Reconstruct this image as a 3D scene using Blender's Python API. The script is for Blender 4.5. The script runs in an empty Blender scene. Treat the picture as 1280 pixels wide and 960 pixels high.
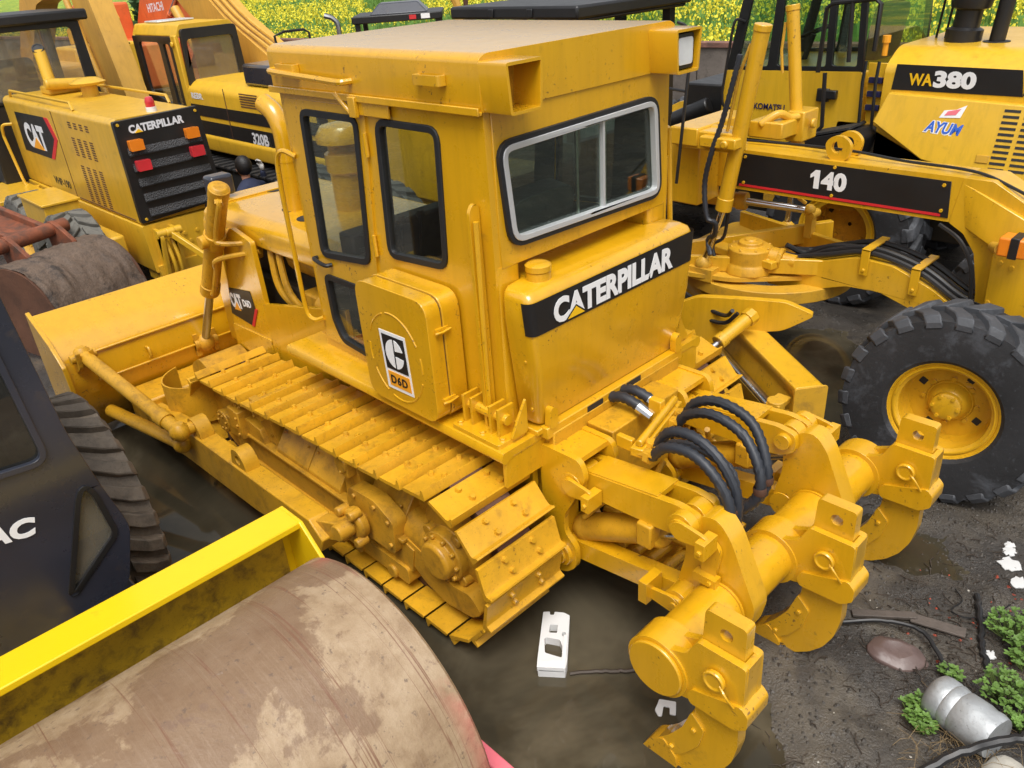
import bpy, bmesh, math, random
import numpy as np
from mathutils import Vector, Matrix, noise
from mathutils.geometry import tessellate_polygon
random.seed(7)
SC = bpy.context.scene
COL = SC.collection
rad = math.radians

# ------------------------------------------------------------------ camera
CAM = (-4.0743, 3.0839, 3.3720); YAW, PIT, ROLL, FPX = -0.7510, -0.4971, -0.0729, 991.94
fw = Vector((math.cos(PIT)*math.cos(YAW), math.cos(PIT)*math.sin(YAW), math.sin(PIT)))
r0 = Vector((math.sin(YAW), -math.cos(YAW), 0)); u0 = r0.cross(fw)
rt = math.cos(ROLL)*r0 + math.sin(ROLL)*u0; up = -math.sin(ROLL)*r0 + math.cos(ROLL)*u0
cd = bpy.data.cameras.new('camera'); cam = bpy.data.objects.new('camera', cd); COL.objects.link(cam)
M = Matrix((rt, up, -fw)).transposed().to_4x4(); M.translation = Vector(CAM); cam.matrix_world = M
cd.sensor_width = 36; cd.lens = 36*FPX/1280; cd.clip_end = 2000; cd.clip_start = .05
SC.camera = cam

# ------------------------------------------------------------------ world, sun, exposure
SUN_EL, SUN_AZ = 64, 135          # overcast: broad soft light from high above
w = bpy.data.worlds.new('World'); SC.world = w; w.use_nodes = True
nt = w.node_tree; nt.nodes.clear()
sky = nt.nodes.new('ShaderNodeTexSky'); sky.sky_type = 'NISHITA'; sky.sun_disc = False
sky.sun_elevation = rad(SUN_EL); sky.sun_rotation = rad(90-SUN_AZ); sky.air_density = 1.0; sky.dust_density = 4; sky.ozone_density = .6
hsv = nt.nodes.new('ShaderNodeHueSaturation'); hsv.inputs['Saturation'].default_value = .16; hsv.inputs['Value'].default_value = 1.0
bg = nt.nodes.new('ShaderNodeBackground'); bg.inputs['Strength'].default_value = .118
wo = nt.nodes.new('ShaderNodeOutputWorld')
nt.links.new(sky.outputs[0], hsv.inputs['Color']); nt.links.new(hsv.outputs[0], bg.inputs['Color']); nt.links.new(bg.outputs[0], wo.inputs['Surface'])
sl = bpy.data.lights.new('sun', 'SUN'); sl.energy = 1.5; sl.angle = rad(30); sl.color = (1, .97, .92)
so = bpy.data.objects.new('sun', sl); COL.objects.link(so)
sd = Vector((math.cos(rad(SUN_EL))*math.cos(rad(SUN_AZ)), math.cos(rad(SUN_EL))*math.sin(rad(SUN_AZ)), math.sin(rad(SUN_EL))))
so.rotation_euler = sd.to_track_quat('Z', 'Y').to_euler()
SC.view_settings.view_transform = 'Standard'; SC.view_settings.look = 'None'
SC.view_settings.exposure = 0.66; SC.view_settings.gamma = 1; SC.view_settings.use_curve_mapping = False

# ------------------------------------------------------------------ materials
def mk(name):
    m = bpy.data.materials.new(name); m.use_nodes = True
    n = m.node_tree; return m, n, n.nodes['Principled BSDF']
def coords(n, sc=1.0):
    tc = n.nodes.new('ShaderNodeTexCoord'); oi = n.nodes.new('ShaderNodeObjectInfo')
    mu = n.nodes.new('ShaderNodeMath'); mu.operation = 'MULTIPLY'; mu.inputs[1].default_value = 61.0
    n.links.new(oi.outputs['Random'], mu.inputs[0])
    ad = n.nodes.new('ShaderNodeVectorMath'); ad.operation = 'ADD'
    n.links.new(tc.outputs['Object'], ad.inputs[0]); n.links.new(mu.outputs[0], ad.inputs[1])
    return ad.outputs[0]
def noi(n, vec, scale, detail=4, rough=.55, dist=0):
    x = n.nodes.new('ShaderNodeTexNoise'); x.inputs['Scale'].default_value = scale; x.inputs['Detail'].default_value = detail
    x.inputs['Roughness'].default_value = rough; x.inputs['Distortion'].default_value = dist
    n.links.new(vec, x.inputs['Vector']); return x.outputs['Fac']
def ramp(n, fac, stops):
    r = n.nodes.new('ShaderNodeValToRGB'); e = r.color_ramp.elements
    while len(e) < len(stops): e.new(.5)
    for i, (p, c) in enumerate(stops):
        e[i].position = p; e[i].color = tuple(c)+(1,) if hasattr(c, '__len__') else (c, c, c, 1)
    n.links.new(fac, r.inputs[0]); return r.outputs[0]
def mix(n, fac, a, b, mode='MIX'):
    x = n.nodes.new('ShaderNodeMix'); x.data_type = 'RGBA'; x.blend_type = mode
    for s, v in ((x.inputs[0], fac), (x.inputs[6], a), (x.inputs[7], b)):
        if hasattr(v, 'links'): n.links.new(v, s)
        else: s.default_value = v if not hasattr(v, '__len__') else tuple(v)+(1,)
    return x.outputs[2]
def bump(n, bs, h, st, dist=.01):
    b = n.nodes.new('ShaderNodeBump'); b.inputs['Strength'].default_value = st; b.inputs['Distance'].default_value = dist
    n.links.new(h, b.inputs['Height']); n.links.new(b.outputs[0], bs.inputs['Normal'])
def paint(name, col, rough=.32, var=.10, dirt=.0, dcol=(.10, .055, .02), metal=0, bmp=.06, scale=2.2, coat=0.0, dsc=7, spec=.5, streak=0):
    m, n, b = mk(name); v = coords(n)
    lo = tuple(c*(1-var) for c in col); hi = tuple(min(1, c*(1+var)) for c in col)
    c = ramp(n, noi(n, v, scale, 5, .6, .4), [(.3, lo), (.7, hi)])
    if streak:
        mp = n.nodes.new('ShaderNodeMapping'); mp.inputs['Scale'].default_value = (9, 9, .7); n.links.new(v, mp.inputs[0])
        sf = ramp(n, noi(n, mp.outputs[0], 1.6, 6, .65, .2), [(.46, 0.0), (.72, streak)])
        c = mix(n, sf, c, tuple(x*.62 for x in col))
        df = ramp(n, noi(n, v, 1.1, 7, .6, .5), [(.50, 0.0), (.72, streak*(.12 if name == 'cat_yellow' else .45))])
        c = mix(n, df, c, tuple(.55*x+.45*y for x, y in zip(col, (.42, .34, .22))))
    if dirt > 0:
        f = ramp(n, noi(n, v, dsc, 8, .68, .3), [(.62-dirt*.35, 0.0), (.80-dirt*.25, min(1, .35+dirt))])
        c = mix(n, f, c, dcol)
        if dirt >= .15:
            f2 = ramp(n, noi(n, v, dsc*9, 3, .6), [(.64-dirt*.1, 0.0), (.76, .55)])
            c = mix(n, f2, c, tuple(x*.6 for x in dcol))
    if name in ('cat_yellow', 'grader_yellow', 'track_yellow', 'cat_yellow_dirty'):      # small chips in patches
        ch = n.nodes.new('ShaderNodeMath'); ch.operation = 'MULTIPLY'; n.links.new(ramp(n, noi(n, v, 48, 3, .5), [(.635, 0.0), (.655, 1.0)]), ch.inputs[0]); n.links.new(ramp(n, noi(n, v, 3.1, 4, .6), [(.52, 0.0), (.66, .8)]), ch.inputs[1])
        c = mix(n, ch.outputs[0], c, (.11, .05, .02))
    n.links.new(c, b.inputs['Base Color'])
    r = n.nodes.new('ShaderNodeMapRange'); r.inputs[3].default_value = rough*.78; r.inputs[4].default_value = min(1, rough*1.35+.04+dirt*.3)
    n.links.new(noi(n, v, scale*3, 6, .65), r.inputs[0]); n.links.new(r.outputs[0], b.inputs['Roughness'])
    b.inputs['Metallic'].default_value = metal; b.inputs['Coat Weight'].default_value = coat; b.inputs['Coat Roughness'].default_value = .15
    b.inputs['Specular IOR Level'].default_value = spec
    if bmp: bump(n, b, noi(n, v, 28, 6, .6), bmp, .01)
    return m
def glassmat(name, tint, blend=.25, rough=.02, dust=.0):
    m, n, b = mk(name); n.nodes.remove(b); out = n.nodes['Material Output']
    t = n.nodes.new('ShaderNodeBsdfTransparent'); t.inputs[0].default_value = tint+(1,)
    g = n.nodes.new('ShaderNodeBsdfGlossy'); g.inputs['Roughness'].default_value = rough; g.inputs[0].default_value = (.9, .95, .93, 1)
    lw = n.nodes.new('ShaderNodeLayerWeight'); lw.inputs['Blend'].default_value = .5
    pw = n.nodes.new('ShaderNodeMath'); pw.operation = 'POWER'; pw.inputs[1].default_value = 4; n.links.new(lw.outputs['Facing'], pw.inputs[0])
    ml = n.nodes.new('ShaderNodeMath'); ml.operation = 'MULTIPLY_ADD'; ml.inputs[1].default_value = .85; ml.inputs[2].default_value = blend*.3; ml.use_clamp = True; n.links.new(pw.outputs[0], ml.inputs[0])
    mx = n.nodes.new('ShaderNodeMixShader'); n.links.new(ml.outputs[0], mx.inputs[0])
    n.links.new(t.outputs[0], mx.inputs[1]); n.links.new(g.outputs[0], mx.inputs[2])
    last = mx.outputs[0]
    if dust:
        d = n.nodes.new('ShaderNodeBsdfDiffuse'); d.inputs[0].default_value = (.42, .38, .3, 1)
        f = ramp(n, noi(n, coords(n), 5, 7, .65), [(.35, dust*.4), (.75, dust)])
        m2 = n.nodes.new('ShaderNodeMixShader'); n.links.new(f, m2.inputs[0]); n.links.new(last, m2.inputs[1]); n.links.new(d.outputs[0], m2.inputs[2]); last = m2.outputs[0]
    n.links.new(last, out.inputs['Surface']); return m

Y = (.67, .352, .007)
MAT = {}
MAT['cat'] = paint('cat_yellow', Y, .25, .05, .05, coat=1.0, bmp=.03, streak=.30)
MAT['cat_dirty'] = paint('cat_yellow_dirty', (.60, .31, .012), .36, .14, .28, dcol=(.15, .07, .016), streak=.4)
MAT['track'] = paint('track_yellow', (.64, .335, .014), .28, .16, .22, dcol=(.16, .07, .02), bmp=.14, dsc=9, streak=.3)
MAT['oily_shade'] = paint('oily_shade_yellow', (.54, .275, .017), .34, .22, .36, dcol=(.12, .055, .016), bmp=.12)  # oily grime on the undercarriage; painted dish shade on the loader wheel disc
MAT['rusty'] = paint('rust_brown', (.10, .042, .022), .6, .3, .3, dcol=(.04, .02, .012), bmp=.3)
MAT['grader'] = paint('grader_yellow', (.67, .368, .012), .28, .06, .07, coat=.5, streak=.4)
MAT['grader_dirty'] = paint('grader_yellow_dusty', (.58, .32, .022), .42, .14, .28, dcol=(.22, .12, .035), bmp=.1)
MAT['vhp'] = paint('old_yellow', (.64, .37, .02), .32, .07, .12, coat=.3, streak=.4)
MAT['exc'] = paint('excavator_yellow', (.66, .385, .02), .40, .07, .08, streak=.4)
MAT['tan'] = paint('boom_tan_yellow', (.60, .335, .055), .42, .10, .10, streak=.4)
MAT['kom'] = paint('loader_yellow', (.70, .41, .02), .30, .05, .04, coat=.3, streak=.4)
MAT['lemon'] = paint('lemon_yellow', (.82, .53, .004), .3, .04, .03, coat=.2)
MAT['lemon_dirty'] = paint('lemon_yellow_stained', (.50, .31, .012), .55, .25, .48, dcol=(.09, .05, .015), bmp=.2, dsc=12)
MAT['orange'] = paint('orange_paint', (.62, .13, .03), .42, .14, .2, dcol=(.12, .06, .03))
MAT['orange_dirty'] = paint('orange_rusted', (.22, .065, .028), .55, .35, .55, dcol=(.06, .035, .025), bmp=.2)
MAT['red'] = paint('red_paint', (.62, .03, .035), .4, .1, .06)
MAT['pink'] = paint('faded_red', (.75, .16, .2), .5, .1, .1)
MAT['black'] = paint('black_paint', (.012, .012, .013), .35, .2, .06, dcol=(.06, .05, .04), bmp=.03)
MAT['decal'] = paint('black_decal', (.010, .010, .011), .42, .15, 0, bmp=.02)
MAT['dyn'] = paint('anthracite_paint', (.024, .027, .040), .24, .25, .10, dcol=(.10, .07, .04), bmp=.015, coat=.6, scale=1.1)
MAT['rubber'] = paint('black_rubber', (.018, .018, .019), .6, .3, .18, dcol=(.07, .06, .05), bmp=.2)
MAT['seal'] = paint('window_seal', (.012, .013, .015), .5, .2, .05, dcol=(.1, .09, .08), bmp=.05)
MAT['tyre'] = paint('tyre_rubber', (.020, .020, .022), .62, .3, .28, dcol=(.12, .13, .15), bmp=.3, dsc=4)
MAT['tread'] = paint('worn_tread', (.050, .053, .060), .55, .35, .3, dcol=(.16, .17, .19), bmp=.3, dsc=5)
MAT['tyre_grey'] = paint('tyre_weathered', (.12, .115, .10), .75, .3, .35, dcol=(.05, .048, .04), bmp=.3, dsc=5)
MAT['tyre_mud'] = paint('tyre_muddy', (.15, .12, .09), .6, .45, .4, dcol=(.05, .042, .034), bmp=.7, dsc=8)
MAT['mudcake'] = paint('mud_caked_steel', (.17, .115, .08), .65, .65, .6, dcol=(.028, .022, .019), bmp=1.0, dsc=5, scale=5)
MAT['dark'] = paint('dark_interior', (.018, .018, .018), .6, .3, 0)
MAT['inner'] = paint('engine_dark', (.03, .022, .012), .6, .4, .2)
MAT['hose'] = paint('hose_rubber', (.022, .025, .032), .42, .25, .1, dcol=(.07, .06, .05), bmp=.1)
MAT['cable'] = paint('cable_black', (.014, .014, .015), .4, .2, .05)
MAT['chrome'] = paint('chrome_rod', (.55, .55, .56), .18, .1, .1, dcol=(.15, .12, .1), metal=1, bmp=0)
MAT['steel'] = paint('bare_steel', (.38, .38, .38), .3, .2, .2, dcol=(.15, .12, .1), metal=1)
MAT['alu'] = paint('aluminium_frame', (.62, .63, .64), .35, .06, .06, dcol=(.3, .3, .3), metal=.4)
MAT['white'] = paint('white_decal', (.82, .82, .82), .45, .03, 0, bmp=.02)
MAT['offwhite'] = paint('grey_white_decal', (.7, .71, .74), .45, .05, 0, bmp=.02)
MAT['yellowdecal'] = paint('yellow_decal', (.85, .50, .01), .4, .03, 0, bmp=.02)
MAT['orangedecal'] = paint('orange_decal', (.85, .36, .02), .4, .03, 0, bmp=.02)
MAT['reddecal'] = paint('red_decal', (.62, .02, .025), .45, .06, 0, bmp=.02)
MAT['bluedecal'] = paint('blue_decal', (.03, .12, .55), .45, .06, 0, bmp=.02)
MAT['navy'] = paint('navy_decal', (.012, .012, .06), .5, .1, 0, bmp=.02)
MAT['amber'] = paint('amber_lens', (.80, .22, .015), .2, .12, 0, coat=.5, bmp=.02)
MAT['redlens'] = paint('red_lens', (.60, .03, .04), .25, .15, .05, coat=.5, bmp=.02)
MAT['lens'] = paint('lamp_lens', (.65, .66, .66), .15, .15, 0, coat=.5, bmp=.2)
MAT['foam'] = paint('white_foam', (.72, .72, .71), .7, .05, .06, dcol=(.35, .33, .3), bmp=.2)
MAT['concrete'] = paint('wall_concrete', (.16, .135, .115), .85, .3, .4, dcol=(.06, .05, .04), bmp=.5, scale=1.2, dsc=3)
MAT['coping'] = paint('brick_coping', (.20, .095, .07), .85, .35, .4, dcol=(.07, .05, .04), bmp=.5)
MAT['skin'] = paint('skin', (.55, .28, .19), .5, .05, 0, bmp=.02)
MAT['jacket'] = paint('navy_jacket', (.018, .025, .06), .75, .3, 0, bmp=.2)
MAT['hair'] = paint('black_hair', (.008, .007, .008), .5, .3, 0, bmp=.5)
MAT['glove'] = paint('grey_glove', (.55, .54, .52), .7, .1, .1, dcol=(.3, .28, .25))
MAT['leaf'] = paint('weed_leaf', (.10, .185, .03), .5, .3, 0, scale=9, bmp=.1)
MAT['stem'] = paint('weed_stem', (.12, .17, .04), .6, .2, 0)
MAT['wood'] = paint('wet_wood', (.09, .072, .06), .6, .3, .3, dcol=(.03, .025, .02), bmp=.4)
MAT['twig'] = paint('twig', (.045, .032, .022), .6, .4, 0)
MAT['redtwig'] = paint('red_scrap', (.30, .05, .025), .6, .4, 0)
MAT['stone'] = paint('purple_stone', (.13, .088, .078), .35, .25, .25, dcol=(.10, .065, .06), bmp=.3)
MAT['palestone'] = paint('pale_stone', (.45, .42, .36), .7, .2, .2, dcol=(.25, .22, .18), bmp=.4)
MAT['gravel'] = paint('mud_clod', (.05, .042, .034), .5, .5, 0, bmp=.3)
MAT['paper'] = paint('torn_white_sheet', (.58, .58, .57), .6, .08, .12, dcol=(.3, .28, .25))
MAT['barrel'] = paint('galvanised_steel', (.50, .52, .53), .45, .2, .3, dcol=(.22, .2, .18), metal=.7, bmp=.3)
MAT['glass'] = glassmat('cab_glass', (.93, .95, .93), .2, .01)
MAT['glass_side'] = glassmat('side_glass', (.94, .93, .90), .24, .01, .015)
MAT['glass_green'] = glassmat('green_glass', (.82, .90, .84), .2, .01, .008)
MAT['glass_dust'] = glassmat('dusty_glass', (.92, .90, .85), .2, .03, .22)
MAT['glass_dark'] = glassmat('dark_glass', (.10, .11, .12), .24, .03, .05)
MAT['seat'] = paint('seat_vinyl', (.05, .05, .055), .5, .2, .1)
MAT['redseat'] = paint('red_floor', (.22, .02, .02), .5, .2, .1)

# ------------------------------------------------------------------ mesh builder
def V3(p): return Vector(p)
def spline(pts, n=8):
    P = [Vector(p) for p in pts]; P = [2*P[0]-P[1]]+P+[2*P[-1]-P[-2]]; out = []
    for i in range(1, len(P)-2):
        for k in range(n):
            t = k/n; a, b, c, d = P[i-1], P[i], P[i+1], P[i+2]
            out.append(.5*((2*b)+(c-a)*t+(2*a-5*b+4*c-d)*t*t+(3*b-a-3*c+d)*t**3))
    out.append(P[-2]); return out
def fillet(pts, r, n=4, closed=True):
    """round the corners of a 2D polygon"""
    out = []; N = len(pts)
    for i in range(N):
        p = Vector(pts[i][:2]); a = Vector(pts[i-1][:2]); b = Vector(pts[(i+1) % N][:2])
        rr = pts[i][2] if len(pts[i]) > 2 else r
        da, db = (a-p), (b-p); la, lb = da.length, db.length
        d = min(rr, la*.48, lb*.48)
        if d < 1e-5: out.append((p.x, p.y)); continue
        s, e = p+da/la*d, p+db/lb*d
        for k in range(n+1):
            t = k/n; q = (1-t)**2*s+2*t*(1-t)*p+t*t*e; out.append((q.x, q.y))
    return out
def rrect(x0, x1, y0, y1, r, n=4): return fillet([(x0, y0), (x1, y0), (x1, y1), (x0, y1)], r, n)
def circ(cx, cy, r, n=20): return [(cx+r*math.cos(2*math.pi*k/n), cy+r*math.sin(2*math.pi*k/n)) for k in range(n)]
class MB:
    def __init__(s): s.v = []; s.f = []
    def add(s, v, f):
        o = len(s.v); s.v += [tuple(p) for p in v]; s.f += [tuple(i+o for i in q) for q in f]; return s
    def hexa(s, c):      # 8 corners, bottom ring 0-3, top ring 4-7
        return s.add(c, [(3, 2, 1, 0), (4, 5, 6, 7), (0, 1, 5, 4), (1, 2, 6, 5), (2, 3, 7, 6), (3, 0, 4, 7)])
    def box(s, x0, x1, y0, y1, z0, z1):
        x0, x1 = sorted((x0, x1)); y0, y1 = sorted((y0, y1)); z0, z1 = sorted((z0, z1))
        return s.hexa([(x0, y0, z0), (x1, y0, z0), (x1, y1, z0), (x0, y1, z0), (x0, y0, z1), (x1, y0, z1), (x1, y1, z1), (x0, y1, z1)])
    def beam(s, p0, p1, wd, ht, upv=(0, 0, 1), w1=None, h1=None):
        p0, p1 = V3(p0), V3(p1); d = (p1-p0).normalized(); sd_ = d.cross(V3(upv)).normalized(); u = sd_.cross(d)
        w1 = wd if w1 is None else w1; h1 = ht if h1 is None else h1
        c = []
        for p, a, b in ((p0, wd/2, ht/2), (p1, w1/2, h1/2)): c += [p-sd_*a-u*b, p+sd_*a-u*b, p+sd_*a+u*b, p-sd_*a+u*b]
        return s.add(c, [(3, 2, 1, 0), (4, 5, 6, 7), (0, 1, 5, 4), (1, 2, 6, 5), (2, 3, 7, 6), (3, 0, 4, 7)])
    def rings(s, R, cap=True, closed=True):
        n = len(R[0]); v = [p for r in R for p in r]; f = []
        for i in range(len(R)-1):
            for k in range(n if closed else n-1):
                a, b = i*n+k, i*n+(k+1) % n; f.append((a, b, b+n, a+n))
        if cap: f.append(tuple(range(n-1, -1, -1))); f.append(tuple(range((len(R)-1)*n, len(R)*n)))
        return s.add(v, f)
    def cyl(s, p0, p1, r, r1=None, n=18, cap=True):
        p0, p1 = V3(p0), V3(p1); d = (p1-p0).normalized(); a = d.orthogonal().normalized(); b = d.cross(a); r1 = r if r1 is None else r1
        return s.rings([[p+(a*math.cos(2*math.pi*k/n)+b*math.sin(2*math.pi*k/n))*q for k in range(n)] for p, q in ((p0, r), (p1, r1))], cap)
    def lathe(s, prof, o, ax, n=32, cap=True):   # prof [(r,h)], along ax from o
        o = V3(o); d = V3(ax).normalized(); a = d.orthogonal().normalized(); b = d.cross(a)
        return s.rings([[o+d*h+(a*math.cos(2*math.pi*k/n)+b*math.sin(2*math.pi*k/n))*max(r, 1e-4) for k in range(n)] for r, h in prof], cap)
    def tube(s, pts, r, n=8, cap=True, rf=None):
        P = [V3(p) for p in pts]; R = []; a = None
        for i, p in enumerate(P):
            d = (P[min(i+1, len(P)-1)]-P[max(i-1, 0)]).normalized()
            a = d.orthogonal().normalized() if a is None else (a-d*a.dot(d)).normalized()
            b = d.cross(a); q = r*(rf(i) if rf else 1)
            R.append([p+(a*math.cos(2*math.pi*k/n)+b*math.sin(2*math.pi*k/n))*q for k in range(n)])
        return s.rings(R, cap)
    def prism(s, poly, o, u, v, t0, t1, holes=()):
        o, u, v = V3(o), V3(u), V3(v); w_ = u.cross(v)
        loops = [list(poly)]+[list(h) for h in holes]
        flat = [p for l in loops for p in l]
        tris = tessellate_polygon([[Vector((p[0], p[1], 0)) for p in l] for l in loops]); n = len(flat)
        vs = [o+u*p[0]+v*p[1]+w_*t for t in (t0, t1) for p in flat]; f = []
        for t in tris:
            a, b, c = (Vector(flat[i][:2]) for i in t); cr = (b-a).cross(c-a)
            if abs(cr) < 1e-12: continue
            t = tuple(t) if (cr > 0) == (t1 > t0) else tuple(reversed(t))
            f.append(tuple(i+n for i in t)); f.append(tuple(reversed(t)))
        k = 0
        for l in loops:
            m = len(l)
            for i in range(m): a, b = k+i, k+(i+1) % m; f.append((a, b, b+n, a+n))
            k += m
        return s.add(vs, f)
    def py(s, poly, y0, y1, holes=()): return s.prism(poly, (0, 0, 0), (1, 0, 0), (0, 0, 1), -y0, -y1, holes)   # (x,z) along y
    def px(s, poly, x0, x1, holes=()): return s.prism(poly, (0, 0, 0), (0, 1, 0), (0, 0, 1), x0, x1, holes)     # (y,z) along x
    def pz(s, poly, z0, z1, holes=()): return s.prism(poly, (0, 0, 0), (1, 0, 0), (0, 1, 0), z0, z1, holes)     # (x,y) along z
    def ball(s, c, r, n=10, sc=(1, 1, 1)):
        c = V3(c); R = []
        for i in range(1, n):
            th = math.pi*i/n
            R.append([c+Vector((math.sin(th)*math.cos(2*math.pi*k/(n*2))*sc[0], math.sin(th)*math.sin(2*math.pi*k/(n*2))*sc[1], -math.cos(th)*sc[2]))*r for k in range(n*2)])
        return s.rings(R)
    def bolt(s, p, d, r=.014, h=.012):
        p, d = V3(p), V3(d).normalized(); return s.cyl(p-d*.004, p+d*h, r, r*.86, 6)
    def mesh(s, name, off=(0, 0, 0), smooth=35):
        me = bpy.data.meshes.new(name); ox, oy, oz = off
        me.from_pydata([(a-ox, b-oy, c-oz) for a, b, c in s.v], [], s.f)
        bm = bmesh.new(); bm.from_mesh(me); bmesh.ops.recalc_face_normals(bm, faces=bm.faces); bm.to_mesh(me); bm.free()
        me.polygons.foreach_set('use_smooth', [True]*len(me.polygons)); me.set_sharp_from_angle(angle=rad(smooth)); return me
    def build(s, name, mat, parent=None, bev=0, seg=2, smooth=35):
        off = (0, 0, 0); q = parent
        while q is not None:
            off = tuple(q.location); q = q.parent
        o = bpy.data.objects.new(name, s.mesh(name, off, smooth)); COL.objects.link(o)
        o.data.materials.append(MAT[mat] if isinstance(mat, str) else mat)
        if parent: o.parent = parent
        if bev:
            b = o.modifiers.new('bevel', 'BEVEL'); b.width = bev; b.segments = seg; b.limit_method = 'ANGLE'; b.angle_limit = rad(32); b.harden_normals = False
        return o
def thing(name, loc, label, cat, group=None, rot=0):
    o = bpy.data.objects.new(name, None); COL.objects.link(o); o.location = loc; o.rotation_euler = (0, 0, rot); o.empty_display_size = .2
    o['label'] = label; o['category'] = cat
    if group: o['group'] = group
    return o
def tag(o, label, cat, group=None, kind=None):
    if label: o['label'] = label
    if cat: o['category'] = cat
    if group: o['group'] = group
    if kind: o['kind'] = kind
    return o
def text(name, st, mat, parent, o, xd, yd, h, width=None, bold=.03, shear=0, depth=.002, font_sp=1.0, recenter=False):
    """flat lettering: o = lower left corner, xd/yd unit vectors, h letter height, width total width"""
    cu = bpy.data.curves.new('t', 'FONT'); cu.body = st; cu.size = 1; cu.offset = bold; cu.extrude = .5; cu.shear = shear; cu.space_character = font_sp; cu.resolution_u = 4
    to = bpy.data.objects.new('t', cu); COL.objects.link(to); bpy.context.view_layer.update()
    me = to.evaluated_get(bpy.context.evaluated_depsgraph_get()).to_mesh()
    vs = [tuple(v.co) for v in me.vertices]; fs = [tuple(p.vertices) for p in me.polygons]
    to.to_mesh_clear(); bpy.data.objects.remove(to); bpy.data.curves.remove(cu)
    a = np.array(vs); x0, x1 = a[:, 0].min(), a[:, 0].max(); y0, y1 = a[:, 1].min(), a[:, 1].max()
    sy = h/(y1-y0); sx = sy if width is None else width/(x1-x0)
    o, xd, yd = V3(o), V3(xd).normalized(), V3(yd).normalized(); nd = xd.cross(yd)
    m = MB(); m.add([o+xd*((p[0]-x0)*sx)+yd*((p[1]-y0)*sy)+nd*((p[2]+.5)*depth) for p in vs], fs)
    return m.build(name, mat, parent)
def copy_tree(o, parent=None, off=(0, 0, 0), rot=None):
    c = o.copy(); COL.objects.link(c); c.parent = parent
    c.location = Vector(o.location)+Vector(off)
    for ch in list(o.children): copy_tree(ch, c)
    return c
def ring_frame(poly, wd):
    """inner offset of a 2D polygon by wd"""
    n = len(poly); out = []; c = sum((Vector(p) for p in poly), Vector((0, 0)))/n
    ar = sum(poly[i][0]*poly[(i+1) % n][1]-poly[(i+1) % n][0]*poly[i][1] for i in range(n)); sg = 1 if ar > 0 else -1
    for i in range(n):
        a, b, d = Vector(poly[i-1]), Vector(poly[i]), Vector(poly[(i+1) % n])
        e1, e2 = (b-a), (d-b)
        if e1.length < 1e-7: e1 = e2
        if e2.length < 1e-7: e2 = e1
        nn = (Vector((-e1.y, e1.x)).normalized()+Vector((-e2.y, e2.x)).normalized()).normalized()
        out.append(tuple(b+nn*wd*sg))
    return out
def hose(pts, r, ribs=True, step=.016):
    P = spline(pts, 24); Q = [P[0]]; acc = 0
    for a, b in zip(P, P[1:]):
        acc += (b-a).length
        if acc >= step: Q.append(b); acc = 0
    m = MB(); m.tube(Q, r, 10, True, (lambda i: 1.09 if i % 2 else .90) if ribs else None); return m

# ================================================================== BULLDOZER (faces +x, left side +y)
DZ = thing('bulldozer', (0, 0, 0), 'large yellow crawler bulldozer with rear ripper in the middle of the yard', 'bulldozer')
def track_path(s, S=(-1.30, .515), rs=.440, I=(1.20, .425), ri=.350):
    """outer plate surface; s=0 at the start of the top run over the idler; returns pos (x,z), tangent, length"""
    d = math.hypot(I[0]-S[0], I[1]-S[1]); ba = math.atan2(I[1]-S[1], I[0]-S[0])
    off = math.acos((rs-ri)/d)                                # outer tangents
    at, ab = ba+off, ba-off                                   # contact angles: top, bottom
    L1 = math.sqrt(d*d-(rs-ri)**2); arcS = (2*math.pi-2*off)*rs; arcI = 2*off*ri
    L = 2*L1+arcS+arcI
    if s is None: return L
    s %= L
    pt = lambda c, r, a: (c[0]+r*math.cos(a), c[1]+r*math.sin(a))
    if s < L1:
        a, b = pt(I, ri, at), pt(S, rs, at); t = s/L1; sag = -.020*abs(math.sin(2*math.pi*t))-.006
        return (a[0]+(b[0]-a[0])*t, a[1]+(b[1]-a[1])*t+sag), at
    s -= L1
    if s < arcS: a = at+s/rs; return pt(S, rs, a), a
    s -= arcS
    if s < L1:
        a, b = pt(S, rs, ab), pt(I, ri, ab); t = s/L1
        return (a[0]+(b[0]-a[0])*t, a[1]+(b[1]-a[1])*t), ab
    s -= L1; a = ab+s/ri; return pt(I, ri, a), a
TL_ = track_path(None); NSH = round(TL_/.2032); PITCH = TL_/NSH
def shoe_mesh():
    m = MB(); hw = .28
    # profile (s along travel to the rear, h outward); grouser at the trailing edge, curled lip at the leading one
    pr = [(-.095, -.014), (-.088, .003), (.046, .003), (.060, .009), (.068, .026), (.073, .040), (.083, .041), (.090, .014), (.093, -.014), (.086, -.020), (-.086, -.018)]
    m.prism(pr, (0, 0, 0), (1, 0, 0), (0, 0, 1), -hw, hw)
    me0 = m
    for y in (-.10, .10):
        for s_ in (-.055, .022):
            me0.cyl((s_, y+(.02 if s_ > 0 else -.01), 0), (s_, y+(.02 if s_ > 0 else -.01), .024), .020, .014, 8)
    return me0.mesh('track_shoe')
shoe_me = shoe_mesh(); shoe_me.materials.append(MAT['track'])
lk = MB()
for y in (-.085, .085):
    lk.box(-.098, .098, y-.022, y+.022, -.095, -.017)
lk.cyl((-.1, -.115, -.055), (-.1, .115, -.055), .036, n=10); lk.box(-.06, .06, -.07, .07, -.032, -.018)
link_me = lk.mesh('track_link'); link_me.materials.append(MAT['rusty'])
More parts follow.
